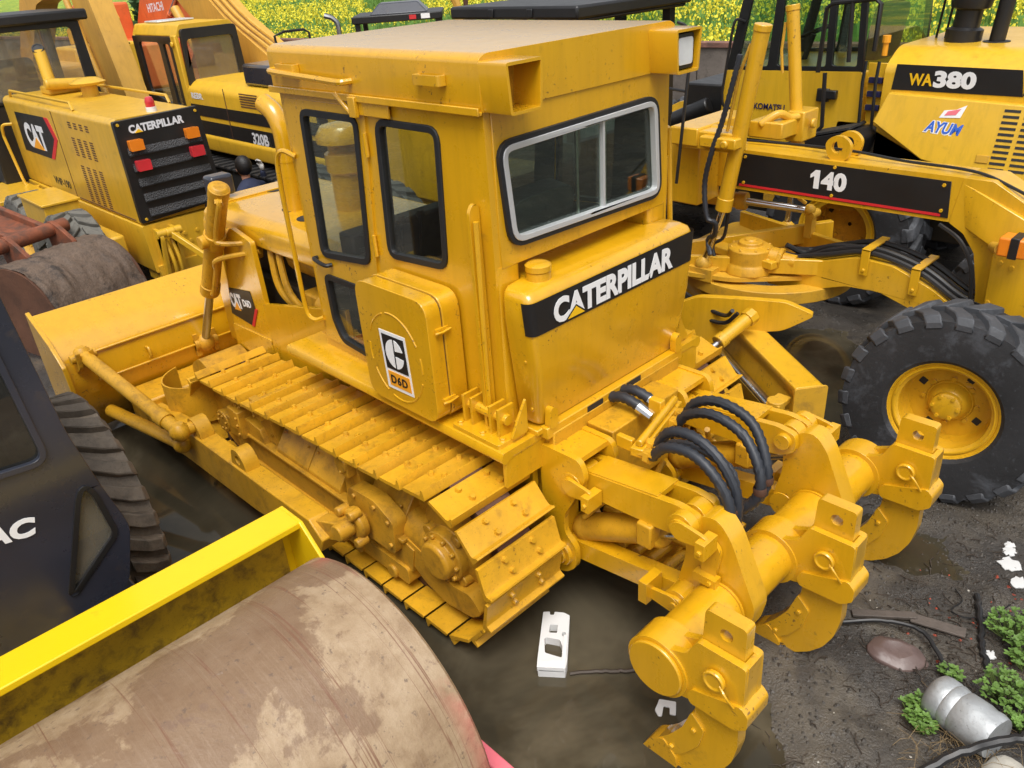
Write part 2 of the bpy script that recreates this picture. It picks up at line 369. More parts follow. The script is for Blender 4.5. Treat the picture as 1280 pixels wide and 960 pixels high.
def make_track(side, frame):
    for i in range(NSH):
        (x, z), a = track_path((i+.35)*PITCH)
        # local x = travel direction (increasing s), local z = outward
        out = Vector((math.cos(a), 0, math.sin(a))); tr = Vector((-math.sin(a), 0, math.cos(a)))
        R = Matrix((tr, out.cross(tr), out)).transposed().to_4x4(); R.translation = (x+out.x*.025, side*.935+random.uniform(-.003, .003), z+out.z*.025)
        o = bpy.data.objects.new('track_shoe', shoe_me); COL.objects.link(o); o.parent = frame; o.matrix_local = R @ Matrix.Rotation(random.uniform(-.02, .02), 4, 'Y')
        k = bpy.data.objects.new('track_link', link_me); COL.objects.link(k); k.parent = frame; k.matrix_local = R
def make_undercarriage(s):
    def yy(a, b): return (s*a, s*b)
    m = MB()
    # roller frame: deep channel
    m.py([(-1.02, .24), (-1.06, .42), (-.92, .46), (1.0, .46), (1.06, .40), (1.02, .24)], s*.80, s*1.13)
    m.py(rrect(-1.0, 1.0, .14, .26, .03), s*.835, s*1.15)
    fr = m.build('track_frame', 'oily_shade', DZ, .012)
    make_track(s, fr)
    # idler wheel
    m = MB(); m.lathe([(.08, -.13), (.30, -.12), (.335, -.09), (.335, -.05), (.36, -.045), (.36, .045), (.335, .05), (.335, .09), (.30, .12), (.24, .10), (.08, .13)], (1.20, s*.935, .425), (0, 1, 0), 36)
    o = m.build('idler', 'oily_shade', DZ)
    m = MB(); m.cyl((1.2, s*1.05, .425), (1.2, s*1.15, .425), .09); m.box(.98, 1.26, s*1.06, s*1.14, .36, .50)
    for k in range(6): m.bolt((1.2+.06*math.cos(k), s*1.15, .425+.06*math.sin(k)), (0, s, 0), .013)
    m.build('idler_bearing', 'oily_shade', DZ, .01)
    # bolted equaliser block in front of the carrier post
    m = MB(); m.box(.82, 1.0, s*.92, s*1.17, .47, .64); m.box(.80, .86, s*.9, s*1.19, .44, .66); m.py([(.56, .462), (.60, .58), (.81, .60), (.81, .462)], s*.925, s*1.14)
    for x in (.84, .9, .96):
        for y in (.96, 1.04, 1.12): m.bolt((x, s*y, .64), (0, 0, 1), .014)
    for z in (.48, .55, .61): m.bolt((.83, s*1.19, z), (0, s, 0), .014)
    m.build('spring_housing_block', 'oily_shade', DZ, .012)
    # carrier roller posts
    for x in (.56, -.47):
        m = MB(); m.py([(x-.13, .48), (x-.075, .72), (x-.07, .80), (x+.05, .80), (x+.075, .72), (x+.10, .48)], s*.88, s*1.10)
        m.cyl((x-.01, s*.9, .78), (x-.01, s*1.17, .78), .058); m.box(x-.07, x+.05, s*1.1, s*1.16, .70, .845)
        for dz in (-.05, .05): m.bolt((x-.01, s*1.17, .78+dz), (0, s, 0), .014); m.bolt((x+.04, s*1.1, .66), (0, s, 0), .016); m.bolt((x-.06, s*1.1, .56), (0, s, 0), .016)
        m.build('carrier_roller_post', 'oily_shade', DZ, .012)
    # sloping spring covers
    for x0, x1, h in ((-.34, .02, .74), (.03, .42, .74), (-.95, -.60, .74)):
        m = MB(); pr = [(s*.70, h), (s*.88, h+.005), (s*1.0, h-.06), (s*1.13, .50), (s*1.13, .455), (s*.70, .455)]
        m.px(pr if s < 0 else pr, x0, x1)
        for xx in (x0+.05, x1-.05): m.bolt((xx, s*1.06, .62), (0, s, .6), .013)
        m.build('spring_cover', 'oily_shade', DZ, .012)
    m = MB(); m.box(-1.0, 1.0, s*1.09, s*1.155, .45, .475)
    for k in range(9): m.bolt((-.9+k*.22, s*1.12, .475), (0, 0, 1), .014)
    m.build('cover_flange', 'oily_shade', DZ, .006)
    # bottom rollers
    for k in range(6):
        m = MB(); m.cyl((-.85+k*.35, s*.82, .16), (-.85+k*.35, s*1.08, .16), .10); m.cyl((-.85+k*.35, s*1.07, .17), (-.85+k*.35, s*1.17, .17), .045); m.build('track_roller', 'oily_shade', DZ, .01)
    # sprocket with teeth
    m = MB(); n = 25; prf = []
    for k in range(n*4):
        a = 2*math.pi*k/(n*4); r = (.375, .375, .325, .325)[k % 4]; prf.append((-1.30+r*math.cos(a), .515+r*math.sin(a)))
    m.py(prf, s*.90, s*.97); m.lathe([(.30, -.06), (.28, .06), (.20, .10), (.12, .12)], (-1.30, s*.935, .515), (0, s, 0), 30)
    m.build('sprocket', 'oily_shade', DZ, .006)
    # final drive bearing cap
    m = MB(); m.lathe([(.175, 0), (.175, .05), (.16, .06), (.155, .12), (.12, .13), (.115, .17), (.10, .185), (.0, .185)], (-1.30, s*.99, .50), (0, s, 0), 28)
    for k in range(10): a = k*math.pi/5; m.bolt((-1.30+.135*math.cos(a), s*1.115, .50+.135*math.sin(a)), (0, s, 0), .017, .022)
    for a in (.6, 2.2, 3.9, 5.3): m.cyl((-1.30+.17*math.cos(a), s*1.0, .50+.17*math.sin(a)), (-1.30+.17*math.cos(a), s*1.09, .50+.17*math.sin(a)), .036)
    m.build('final_drive_cap', 'oily_shade', DZ, .006)
    m = MB(); m.cyl((-.62, s*1.0, .52), (-1.2, s*1.0, .46), .10, .12); m.py(fillet([(-.95, .34), (-1.12, .22), (-1.30, .17), (-1.52, .20), (-1.60, .27), (-1.52, .36), (-1.36, .34), (-1.2, .42), (-.95, .48)], .03), s*.90, s*1.12)
    m.build('frame_tail_casting', 'oily_shade', DZ, .015)
    # ---- push arm outside the track
    y0, y1 = s*1.285, s*1.42
    m = MB(); m.py([(-.52, .30), (-.56, .40), (-.44, .50), (.10, .485), (1.20, .465), (2.05, .36), (2.05, .12), (1.30, .17), (.3, .20)], y0, y1)
    m.build('push_arm', 'cat_dirty', DZ, .012)
    m = MB(); m.cyl((-.66, s*1.10, .48), (-.66, s*1.36, .48), .05); m.lathe([(.10, 0), (.105, .05), (.085, .07)], (-.66, s*1.20, .48), (0, s, 0), 20)
    m.cyl((-.66, s*1.27, .48), (-.66, s*1.375, .48), .055); m.beam((-.66, s*1.30, .47), (-.46, s*1.34, .42), .09, .13)
    for a in (.7, 2.0, 4.0, 5.4): m.cyl((-.66+.11*math.cos(a), s*1.22, .48+.11*math.sin(a)), (-.66+.11*math.cos(a), s*1.30, .48+.11*math.sin(a)), .032, n=10)
    m.build('trunnion', 'oily_shade', DZ, .008)
    m = MB(); m.py(fillet([(-.95, .36), (-.97, .60), (-.80, .68), (-.55, .66), (-.50, .54), (-.60, .36)], .04), s*1.08, s*1.18)
    for q in ((-.92, .42), (-.92, .58), (-.8, .63), (-.6, .62), (-.58, .42)): m.bolt((q[0], s*1.18, q[1]), (0, s, 0), .017)
    m.build('trunnion_plate', 'oily_shade', DZ, .012)
    for x in (.44, 1.10):
        m = MB(); z = .475-(x-.3)*.02; m.py(fillet([(x-.11, z-.03), (x-.08, z+.09), (x-.02, z+.145), (x+.07, z+.13), (x+.11, z-.03)], .045), s*1.30, s*1.405, [circ(x, z+.065, .035, 12)])
        m.build('brace_lug', 'cat_dirty', DZ, .008)
    # braces to the blade corner
    m = MB(); a, b = Vector((1.10, s*1.50, .545)), Vector((2.28, s*1.66, .86)); m.cyl(a, b, .052); m.ball(a, .075, 6); m.ball(b, .07, 6)
    m.cyl((1.10, s*1.33, .535), (1.10, s*1.56, .545), .045); m.cyl(a.lerp(b, .12), a.lerp(b, .2), .062); m.build('tilt_brace', 'cat_dirty', DZ)
    m = MB(); a, b = Vector((1.25, s*1.46, .36)), Vector((2.28, s*1.60, .33)); m.cyl(a, b, .05); m.ball(a, .07, 6); m.build('lower_brace', 'cat_dirty', DZ)
make_undercarriage(1); make_undercarriage(-1)

# ---- blade (back side seen)
m = MB()
prof = [(2.78, 1.10), (2.52, .97), (2.36, .83), (2.33, .60), (2.40, .35), (2.62, .05), (2.78, .05), (2.60, .30), (2.54, .55), (2.58, .82), (2.80, 1.085)]
m.py(fillet(prof, .05, 3), -1.80, 1.80)
bl = m.build('blade', 'cat', DZ, .006)
for s in (1, -1):
    m = MB(); m.py([(2.84, 1.12), (2.46, .95), (2.28, .80), (2.26, .55), (2.40, .20), (2.62, .02), (2.86, .02), (2.86, .6)], s*1.795, s*1.83); m.build('end_plate', 'cat', bl, .006)
    m = MB(); m.py(fillet([(2.36, .80), (2.18, .92), (2.20, .78), (2.34, .70)], .02), s*1.60, s*1.63); m.py(fillet([(2.36, .80), (2.18, .92), (2.20, .78), (2.34, .70)], .02), s*1.70, s*1.73)
    m.cyl((2.26, s*1.57, .85), (2.26, s*1.76, .85), .035); m.build('brace_bracket', 'cat_dirty', bl, .006)
m = MB(); m.box(2.318, 2.345, -1.6, 1.6, .585, .60); m.build('weld_bead', 'cat', bl, .004)
m = MB(); m.box(2.34, 2.362, -1.7, 1.7, .815, .832); m.build('top_rib', 'cat', bl, .005)
m = MB(); m.tube(spline([(2.33, 1.18, .72), (2.27, 1.18, .73), (2.26, 1.18, .66), (2.30, 1.18, .64)], 5), .012, 6); m.build('lifting_eye', 'cat_dirty', bl)
# frame cross tube and mud filled corner behind the blade
m = MB(); m.box(2.0, 2.36, -1.42, 1.42, .16, .42); m.build('c_frame_crossbeam', 'cat_dirty', DZ, .02)
m = MB(); m.py(fillet([(1.55, .40), (1.62, .62), (1.80, .70), (1.98, .60), (2.02, .36)], .06), .62, .98); m.build('c_frame_gusset', 'oily_shade', DZ, .015)
pts = [(1.74+.26*math.cos(a), 1.02+.30*math.sin(a)) for a in [math.pi*(.1+k/14*1.15) for k in range(15)]]
m = MB(); m.rings([[(x, y, z) for z in (.30, .62)]+[(x-.012*(x-1.74)/.26, y-.012*(y-1.02)/.3, z) for z in (.62, .30)] for x, y in pts]); m.build('frame_guard_band', 'cat_dirty', DZ)

# ---- lift cylinders
for s in (1, -1):
    T, Bm = Vector((1.38, s*.675, 2.03)), Vector((2.34, s*.69, .58)); d = (Bm-T).normalized()
    m = MB(); m.cyl(T, T+d*1.06, .070, n=22); m.cyl(T-d*.03, T+d*.05, .076, n=22); m.lathe([(.05, -.05), (.07, -.03), (.075, 0)], T, d, 20); m.cyl(T+d*.98, T+d*1.08, .078, n=22)
    m.cyl(T+d*.42, T+d*.54, .083, n=22)
    c = m.build('lift_cylinder', 'cat_dirty', DZ, .006)
    m = MB(); m.cyl(T+d*1.05, Bm, .034, n=14); m.build('rod', 'steel', c)
    m = MB(); m.ball(Bm, .085, 6); m.cyl(Bm+Vector((0, -.1, 0)), Bm+Vector((0, .1, 0)), .05); m.box(Bm.x-.02, Bm.x+.12, Bm.y-.10, Bm.y-.06, .48, .68); m.box(Bm.x-.02, Bm.x+.12, Bm.y+.06, Bm.y+.10, .48, .68); m.build('rod_eye', 'oily_shade', c)
    P0 = T+d*.07+Vector((0, s*.02, 0))
    m = MB(); off = Vector((-.10, s*.03, -.02))
    m.tube(spline([P0, P0+off, P0+off+d*.30, P0+off+d*.50+Vector((-.12, -s*.02, .1)), Vector((1.30, s*.50, 1.62))], 7), .02, 8)
    m.tube(spline([T+d*1.02, T+d*1.02+off*1.1, T+d*.75+off*1.25, T+d*.6+off*1.5, Vector((1.28, s*.52, 1.56))], 7), .02, 8)
    m.beam(T+d*.02, P0+off, .05, .04); m.build('hydraulic_line', 'cat_dirty', c)
    m = MB(); m.cyl(T+d*.48+Vector((0, -s*.26, 0)), T+d*.48+Vector((0, s*.12, 0)), .05); m.beam(T+d*.48+Vector((-.04, -s*.12, 0)), Vector((1.32, s*.5, 1.55)), .07, .13); m.build('cylinder_yoke', 'cat_dirty', DZ, .008)

# ---- radiator guard, hood, engine
for s in (1, -1):
    m = MB(); m.py(fillet([(1.90, .62), (1.82, 1.12), (1.70, 1.58), (1.52, 1.72), (1.24, 1.66), (1.22, .95), (1.22, .70)], .03, 3), s*.56, s*.60); g = m.build('radiator_side_plate', 'cat', DZ, .006)
    m = MB()
    for q in ((1.80, .80), (1.66, .78), (1.52, .76), (1.38, .74), (1.80, .68), (1.60, .66), (1.30, .84)): m.bolt((q[0], s*.60, q[1]), (0, s, 0), .018)
    m.py([(1.24, .68), (1.86, .66), (1.85, .86), (1.24, .88)], s*.60, s*.612); m.build('bolted_strip', 'cat', g, .003)
    m = MB(); m.py([(.10, 1.16), (.10, 1.42), (1.24, 1.18), (1.24, .70), (.10, .80)], s*.57, s*.605); m.build('engine_side_rail', 'cat', DZ, .006)
# decal on the left plate
g = [o for o in DZ.children if o.name.startswith('radiator_side_plate')][0]
m = MB(); m.py(fillet([(1.84, .95), (1.785, 1.185), (1.43, 1.235), (1.40, 1.10), (1.52, .93)], .01), .601, .606); dc = m.build('decal', 'decal', g)
m = MB(); m.py([(1.40, 1.10), (1.52, .93), (1.485, .925), (1.365, 1.10)], .601, .6065); m.build('red_stripe', 'reddecal', dc)
ux, uz = Vector((-.99, 0, .13)).normalized(), Vector((.2, 0, 1)).normalized()
text('lettering', 'CAT', 'white', dc, (1.79, .6065, 1.02), (-.985, 0, .12), (.14, 0, 1), .125, .19, .05)
text('lettering', 'D6D', 'white', dc, (1.585, .6065, 1.075), (-.985, 0, .12), (.14, 0, 1), .06, .135, .03)
m = MB(); m.py([(1.755, 1.01), (1.65, 1.02), (1.695, 1.085)], .601, .6095); m.build('triangle_mark', 'orangedecal', dc)
m = MB()
hp = fillet([(-.54, 1.60), (-.54, 1.74), (-.46, 1.80), (.46, 1.80), (.54, 1.74), (.54, 1.60), (.50, 1.60), (.50, 1.72), (.45, 1.76), (-.45, 1.76), (-.50, 1.72), (-.50, 1.60)], .03, 3)
m.px(hp, .18, 2.06); m.build('hood', 'cat', DZ, .006)
m = MB(); m.px(fillet([(-.55, .6), (-.55, 1.66), (-.44, 1.815), (.44, 1.815), (.55, 1.66), (.55, .6)], .06), 1.90, 2.10); m.build('radiator_shell', 'cat', DZ, .02)
for x, y in ((1.27, .19), (1.93, -.03), (.95, .26), (.9, -.1)):
    m = MB(); m.cyl((x, y, 1.795), (x, y, 1.803), .085, n=20); m.build('hood_opening', 'dark', DZ)
m = MB(); e = [(1.24, .05, 1.78), (1.24, .05, 2.30), (1.245, .05, 2.42), (1.29, .055, 2.52), (1.38, .06, 2.58)]
EX = Vector((.0, .0, 0))
e = [(1.25, .19, 1.70), (1.21, .19, 2.26), (1.215, .19, 2.38), (1.27, .195, 2.49), (1.38, .20, 2.55)]
m.tube(e[:2]+spline(e[1:], 5)[1:], .068, 18); m.cyl((1.217, .19, 2.16), (1.216, .19, 2.18), .0705, n=18); ex = m.build('exhaust_pipe', 'cat', DZ)
m = MB(); a, b = Vector((1.38, .20, 2.55)), Vector((1.384, .2002, 2.552)); m.cyl(a, b+(b-a), .06); m.build('pipe_mouth', 'dark', ex)
m = MB(); m.lathe([(.13, -.38), (.13, -.02), (.15, 0), (.15, .12), (.12, .14), (.12, .18), (.19, .20), (.19, .25), (.15, .31), (.05, .33)], (.90, -.10, 2.08), (0, 0, 1), 24); m.build('air_precleaner', 'cat', DZ)
m = MB(); m.box(-.3, 1.75, -.34, .34, .75, 1.55); m.box(.2, 1.7, .30, .42, 1.0, 1.3); m.build('engine_block', 'inner', DZ, .03)
m = MB(); m.cyl((.25, .30, 1.52), (1.1, .30, 1.52), .13, n=16); m.box(.3, .9, .32, .46, 1.12, 1.32); m.cyl((.45, .44, 1.25), (.62, .46, 1.30), .09); m.cyl((.55, .44, 1.40), (.55, .44, 1.22), .05); m.build('engine_manifold', 'oily_shade', DZ, .02)
for k in range(2):
    m = MB(); m.tube(spline([(1.20-.12*k, .46, 1.66), (1.16-.12*k, .5, 1.52), (1.12-.14*k, .5, 1.28), (1.0-.16*k, .40, 1.05)], 6), .026, 8); m.build('engine_pipe', 'cat_dirty', DZ)
m = MB(); m.box(-1.5, 1.9, -.56, .56, .42, .82); m.box(-1.42, .3, -.58, .58, .8, 1.15); m.build('main_case', 'cat_dirty', DZ, .02)
# headlamp on the hood's front corner
m = MB(); m.box(1.95, 2.10, .28, .47, 1.84, 2.0); m.cyl((2.02, .37, 1.78), (2.02, .37, 1.88), .025); m.build('headlamp', 'dyn', DZ, .03, 3)

# ---- platform / fender
for s in (1, -1):
    m = MB(); pr = fillet([(s*.50, 1.13), (s*.80, 1.13), (s*.86, 1.10), (s*.885, 1.13), (s*.87, 1.175), (s*.50, 1.175)], .012, 2)
    m.px(pr, -1.60, .46); m.build('fender', 'cat', DZ, .006)
    m = MB(); m.box(-1.595, -1.57, s*.505, s*.855, .95, 1.128); m.box(-1.55, -1.40, s*.58, s*.62, .80, 1.14); m.build('fender_support', 'cat', DZ, .006)
# ---- cab shell
def wall(name, fn, outer, holes, t, parent=DZ, mat='cat', lin=.03, bev=.004):
    m = MB(); getattr(m, fn)(outer, t[0], t[1], holes); o = m.build(name, mat, parent, bev)
    sg = 1 if t[1] > t[0] else -1
    m = MB(); getattr(m, fn)(outer, t[0]-sg*.012, t[0]-sg*.002, holes); m.build('cab_lining', 'dark', o)
    return o
def window(parent, fn, poly, t, seal=.024, glass='glass_side', sealmat='seal', d=.012):
    inn = ring_frame(poly, seal); out = ring_frame(poly, -.012); sg = 1 if t[1] > t[0] else -1
    m = MB(); getattr(m, fn)(out, t[1]-sg*.03, t[1]+sg*d, [inn]); f = m.build('window_frame', sealmat, parent, .005)
    m = MB(); getattr(m, fn)(ring_frame(poly, seal-.006), t[1]-sg*.012, t[1]-sg*.007); g_ = m.build('pane', glass, f)
    return f
W1 = fillet([(.03, 2.68), (.075, 1.83), (-.42, 1.88), (-.50, 2.68)][::-1], .06)
W2 = fillet([(-.655, 2.68), (-.61, 1.96), (-1.09, 1.99), (-1.13, 2.68)][::-1], .07)
W3 = fillet([(.09, 1.70), (.085, 1.40), (.02, 1.27), (-.30, 1.24), (-.33, 1.70)][::-1], .05)
DOOR = fillet([(.20, 2.735), (.215, 1.235), (-.40, 1.215), (-.575, 2.735)][::-1], .02)
DIN = fillet([(.16, 2.70), (.17, 1.26), (-.38, 1.235), (-.545, 2.70)][::-1], .02)
for s in (1, -1):
    y0, y1 = s*.645, s*.685
    wl = wall('cab_side_wall', 'py', [(.25, 1.175), (.25, 2.775), (-1.445, 2.775), (-1.445, 2.03), (-1.44, 1.175)], [DIN, W2], (y0, y1))
    window(wl, 'py', W2, (y0, y1))
    dr = wall('cab_door', 'py', DOOR, [W1, W3], (s*.67, s*.697), DZ)
    window(dr, 'py', W1, (s*.67, s*.697)); window(dr, 'py', W3, (s*.67, s*.697))
    m = MB(); m.tube(spline([(.15, s*.70, 1.80), (.14, s*.73, 1.80), (.02, s*.735, 1.785), (-.005, s*.70, 1.785)], 5), .013, 8); m.build('door_handle', 'black', dr)
    for z in (1.35, 2.0, 2.55):
        m = MB(); m.cyl((-.50+(z-2)*-.1, s*.70, z-.06), (-.50+(z-2)*-.1, s*.70, z+.06), .012, n=8); m.build('hinge', 'cat', dr)
    m = MB(); m.box(-.80, -.52, s*.70, s*.715, 2.70, 2.78); m.tube([(-.5, s*.72, 2.70), (-.38, s*.73, 2.80)], .014, 6); m.box(-.56, -.50, s*.715, s*.74, 2.69, 2.79); m.build('door_latch', 'cat', wl, .004)
    # grab rail ahead of the door
    m = MB(); m.tube(spline([(.18, s*.70, 2.41), (.26, s*.735, 2.44), (.32, s*.745, 2.38), (.345, s*.745, 2.2)], 6)[:-1]+[(.345, s*.745, 2.2), (.345, s*.745, 1.55)]+spline([(.345, s*.745, 1.55), (.33, s*.745, 1.40), (.27, s*.735, 1.36), (.21, s*.70, 1.38)], 6)[1:], .0155, 8); m.build('grab_rail', 'cat', DZ)
    m = MB(); m.cyl((-1.40, s*.74, 2.30), (-1.38, s*.74, 1.30), .014, n=8); m.build('rear_rail', 'cat', DZ)
    # flat bar with a rounded top at the rear corner and its foot
    m = MB(); m.px(fillet([(s*.69, 1.18), (s*.69, 2.36), (s*.725, 2.38), (s*.755, 2.34), (s*.76, 1.18)], .025), -1.375, -1.355); m.build('rops_bar', 'cat', DZ, .004)
    m = MB(); m.pz(rrect(-1.56, -1.20, s*.66 if s > 0 else s*.86, s*.86 if s > 0 else s*.66, .02), 1.175, 1.20)
    for x in (-1.50, -1.44, -1.30, -1.24): m.py([(x-.008, 1.19), (x-.008, 1.36), (x+.008, 1.36), (x+.008, 1.19)], s*.69, s*.80)
    m.cyl((-1.53, s*.75, 1.29), (-1.21, s*.75, 1.29), .03, n=10); m.bolt((-1.53, s*.80, 1.2), (0, 0, 1), .02); m.bolt((-1.23, s*.82, 1.2), (0, 0, 1), .02); m.bolt((-1.40, s*.82, 1.2), (0, 0, 1), .02)
    m.build('rops_foot', 'cat', DZ, .005)
WF = rrect(-.59, .59, 1.72, 2.69, .06)
wl = wall('cab_front_wall', 'px', [(-.645, 1.175), (.645, 1.175), (.645, 2.775), (-.645, 2.775)], [WF], (.215, .25)); window(wl, 'px', WF, (.215, .25), glass='glass_green')
WR = fillet([(-.60, 2.12), (.585, 2.15), (.63, 2.63), (-.55, 2.655)], .09, 5)
wl = wall('cab_rear_wall', 'px', [(-.645, 2.05), (.645, 2.05), (.645, 2.775), (-.645, 2.775)], [WR], (-1.41, -1.452))
f = window(wl, 'px', WR, (-1.41, -1.452), .022, 'glass_green', d=.02)
a_ = ring_frame(WR, .012); b_ = ring_frame(WR, .040)
m = MB(); m.px(a_, -1.44, -1.478, [b_]); m.build('aluminium_frame', 'alu', f, .004)
m = MB(); m.box(-1.437, -1.466, -.115, -.10, 2.15, 2.62); m.build('sliding_bar', 'alu', f)
m = MB(); m.box(-1.427, -1.437, -.16, -.135, 2.15, 2.63); m.box(-1.427, -1.437, .06, .075, 2.15, 2.63); m.build('sash_rail', 'steel', f)
m = MB(); m.box(-1.27, -1.24, -.645, .645, 1.175, 2.05); m.box(-1.45, -1.24, -.645, .645, 2.05, 2.065); m.build('rear_bulkhead', 'cat', DZ, .004)
for s in (1, -1):
    m = MB(); m.pz(rrect(-1.45, -1.25, min(s*.52, s*.68), max(s*.52, s*.68), .03), 1.175, 2.06); m.build('corner_post', 'cat', DZ)
m = MB(); m.box(-1.40, .22, -.64, .64, 1.175, 1.215); m.build('cab_floor', 'dark', DZ)
# roof with overhang, drip rail, handles
m = MB()
rp = fillet([(-.705, 2.775), (-.705, 2.99), (-.66, 3.012), (.66, 3.012), (.705, 2.99), (.705, 2.775)], .018, 3)
m.px(rp, -1.46, .27); rf = m.build('roof', 'cat', DZ, .014, 3)
for s in (1, -1):
    m = MB(); m.py([(.29, 2.765), (.29, 2.783), (-1.46, 2.783), (-1.46, 2.765)], s*.70, s*.725); m.box(-1.46, .29, s*.715, s*.728, 2.765, 2.80); m.build('drip_rail', 'cat', rf, .004)
    for x in (.05, -1.15):
        m = MB(); m.prism(fillet([(-.10, 0), (-.09, .045), (.09, .045), (.10, 0), (.07, 0), (.065, .028), (-.065, .028), (-.07, 0)], .012, 3), (x, s*.704, 2.90), (1, 0, 0), (0, s, 0), -.022, .022); m.build('roof_lug', 'cat', rf, .003)
    m = MB(); m.tube(spline([(.20, s*.70, 2.885), (.19, s*.755, 2.885), (.10, s*.76, 2.88)], 5)[:-1]+[(.10, s*.76, 2.88), (-.45, s*.76, 2.86)]+spline([(-.45, s*.76, 2.86), (-.50, s*.755, 2.86), (-.51, s*.70, 2.86)], 5)[1:], .016, 8); m.build('roof_rail', 'cat', rf)
    # lamp boxes hanging off the rear roof edge
    yc = s*.60 if s > 0 else -.585
    o_ = [(-.15, -.115), (.15, -.115), (.135, .105), (-.135, .105)]
    out = [(yc+a, 2.885+b) for a, b in [(-.095, -.11), (.095, -.11), (.112, .10), (-.112, .10)]]
    inn = ring_frame(fillet(out, .015, 2), .014)
    m = MB(); m.px(fillet(out, .015, 2), -1.46, -1.63, [inn]); lb = m.build('lamp_box', 'cat', rf, .003)
    m = MB(); m.px(inn, -1.462, -1.47); m.build('lamp_box_back', 'cat_dirty', lb)
    if s < 0:
        m = MB(); m.px([(yc+a, 2.885+b) for a, b in rrect(-.078, .078, -.09, .075, .02)], -1.52, -1.605); lp = m.build('lamp_body', 'black', lb, .008)
        m = MB(); m.px([(yc+a, 2.885+b) for a, b in rrect(-.062, .062, -.072, .058, .02)], -1.60, -1.612); m.build('lamp_lens', 'lens', lp, .004)
    else:
        m = MB(); m.px([(yc+.03, 2.78), (yc+.06, 2.78), (yc+.06, 2.93), (yc+.045, 2.93)], -1.5, -1.52); m.build('lamp_bracket', 'cat_dirty', lb)
m = MB(); m.box(-1.456, -1.4585, -.52, .50, 2.80, 2.806); m.build('weld_seam', 'cat', rf)
# interior
m = MB(); m.box(-.95, -.45, -.27, .27, 1.50, 1.66); m.prism(rrect(-.25, .25, 0, .62, .10), (-.98, 0, 1.62), (0, 1, 0), (-.15, 0, 1), -.07, .07); st_ = m.build('operator_seat', 'seat', DZ, .04, 3)
m = MB(); m.box(-.9, -.5, -.2, .2, 1.2, 1.5); m.build('seat_base', 'dark', st_)
m = MB(); m.box(.05, .2, -.5, .5, 1.3, 1.9); m.box(-.9, -.3, .30, .45, 1.2, 1.75); m.build('dashboard', 'dark', DZ, .02)
for y in (.1, -.1, .25):
    m = MB(); m.tube([(-.05, y, 1.3), (-.15, y, 1.95)], .012, 6); m.ball((-.15, y, 1.97), .03, 5); m.build('control_lever', 'dark', DZ)
m = MB(); m.box(-.3, .1, .35, .62, 1.216, 1.225); m.build('floor_mat', 'redseat', DZ)
# ---- battery box on the left fender
m = MB(); bp = rrect(-1.17, -.555, 1.19, 1.90, .10, 5); m.py(bp, .70, .815); bb = m.build('battery_box', 'cat', DZ, .01)
m = MB(); m.py(rrect(-1.165, -.56, 1.195, 1.895, .095, 5), .822, .915); ld = m.build('box_lid', 'cat', bb, .03, 4)
m = MB(); m.py(rrect(-1.16, -.565, 1.20, 1.89, .09, 5), .812, .824); m.build('box_seal', 'rusty', bb)
for z in (1.32, 1.72):
    m = MB(); m.box(-1.178, -1.165, .79, .87, z-.018, z+.018); m.tube([(-1.18, .78, z), (-1.19, .84, z), (-1.18, .88, z)], .008, 6); m.build('lid_latch', 'cat', bb)
cx, cz = -.855, 1.50
m = MB()
for a0, a1 in ((-1.9, -.35), (-.1, .25), (.5, 1.75), (1.9, 2.7), (3.0, 3.4), (3.6, 4.2)):
    m.tube([(cx-.225*math.cos(a0+(a1-a0)*k/8), .914, cz+.26*math.sin(a0+(a1-a0)*k/8)) for k in range(9)], .006, 6)
m.build('lid_ring', 'cat', ld)
DX = lambda u, v: (cx+.105-u*.21, v)      # decal frame: u to the rear, v = z
m = MB(); m.py([(-.735, 1.645), (-.96, 1.65), (-.975, 1.30), (-.75, 1.295)], .914, .9175); dc = m.build('decal', 'white', ld)
m = MB(); m.py([(-.755, 1.625), (-.945, 1.63), (-.955, 1.425), (-.765, 1.42)], .916, .9195); m.build('black_square', 'decal', dc)
m = MB(); m.py([(-.768, 1.405), (-.956, 1.41), (-.962, 1.32), (-.773, 1.315)], .916, .9195); m.build('orange_field', 'orangedecal', dc)
c0 = (-.855, 1.525)
def arc(r, a0, a1, n=10): return [(c0[0]-r*math.cos(a0+(a1-a0)*k/n), c0[1]+r*1.1*math.sin(a0+(a1-a0)*k/n)) for k in range(n+1)]
m = MB(); m.py(arc(.078, rad(95), rad(265))+[(c0[0]+.007, c0[1]-.04), (c0[0]+.007, c0[1]+.04)], .918, .9215)
m.py(arc(.078, rad(20), rad(85))+[(c0[0]-.007, c0[1]+.02)], .918, .9215); m.py(arc(.078, rad(-85), rad(-10))+[(c0[0]-.007, c0[1]-.012)], .918, .9215); m.build('logo_mark', 'white', dc)
text('lettering', 'D6D', 'decal', dc, (-.79, .9195, 1.335), (-1, 0, .02), (0, 0, 1), .052, .145, .03, font_sp=1.15)
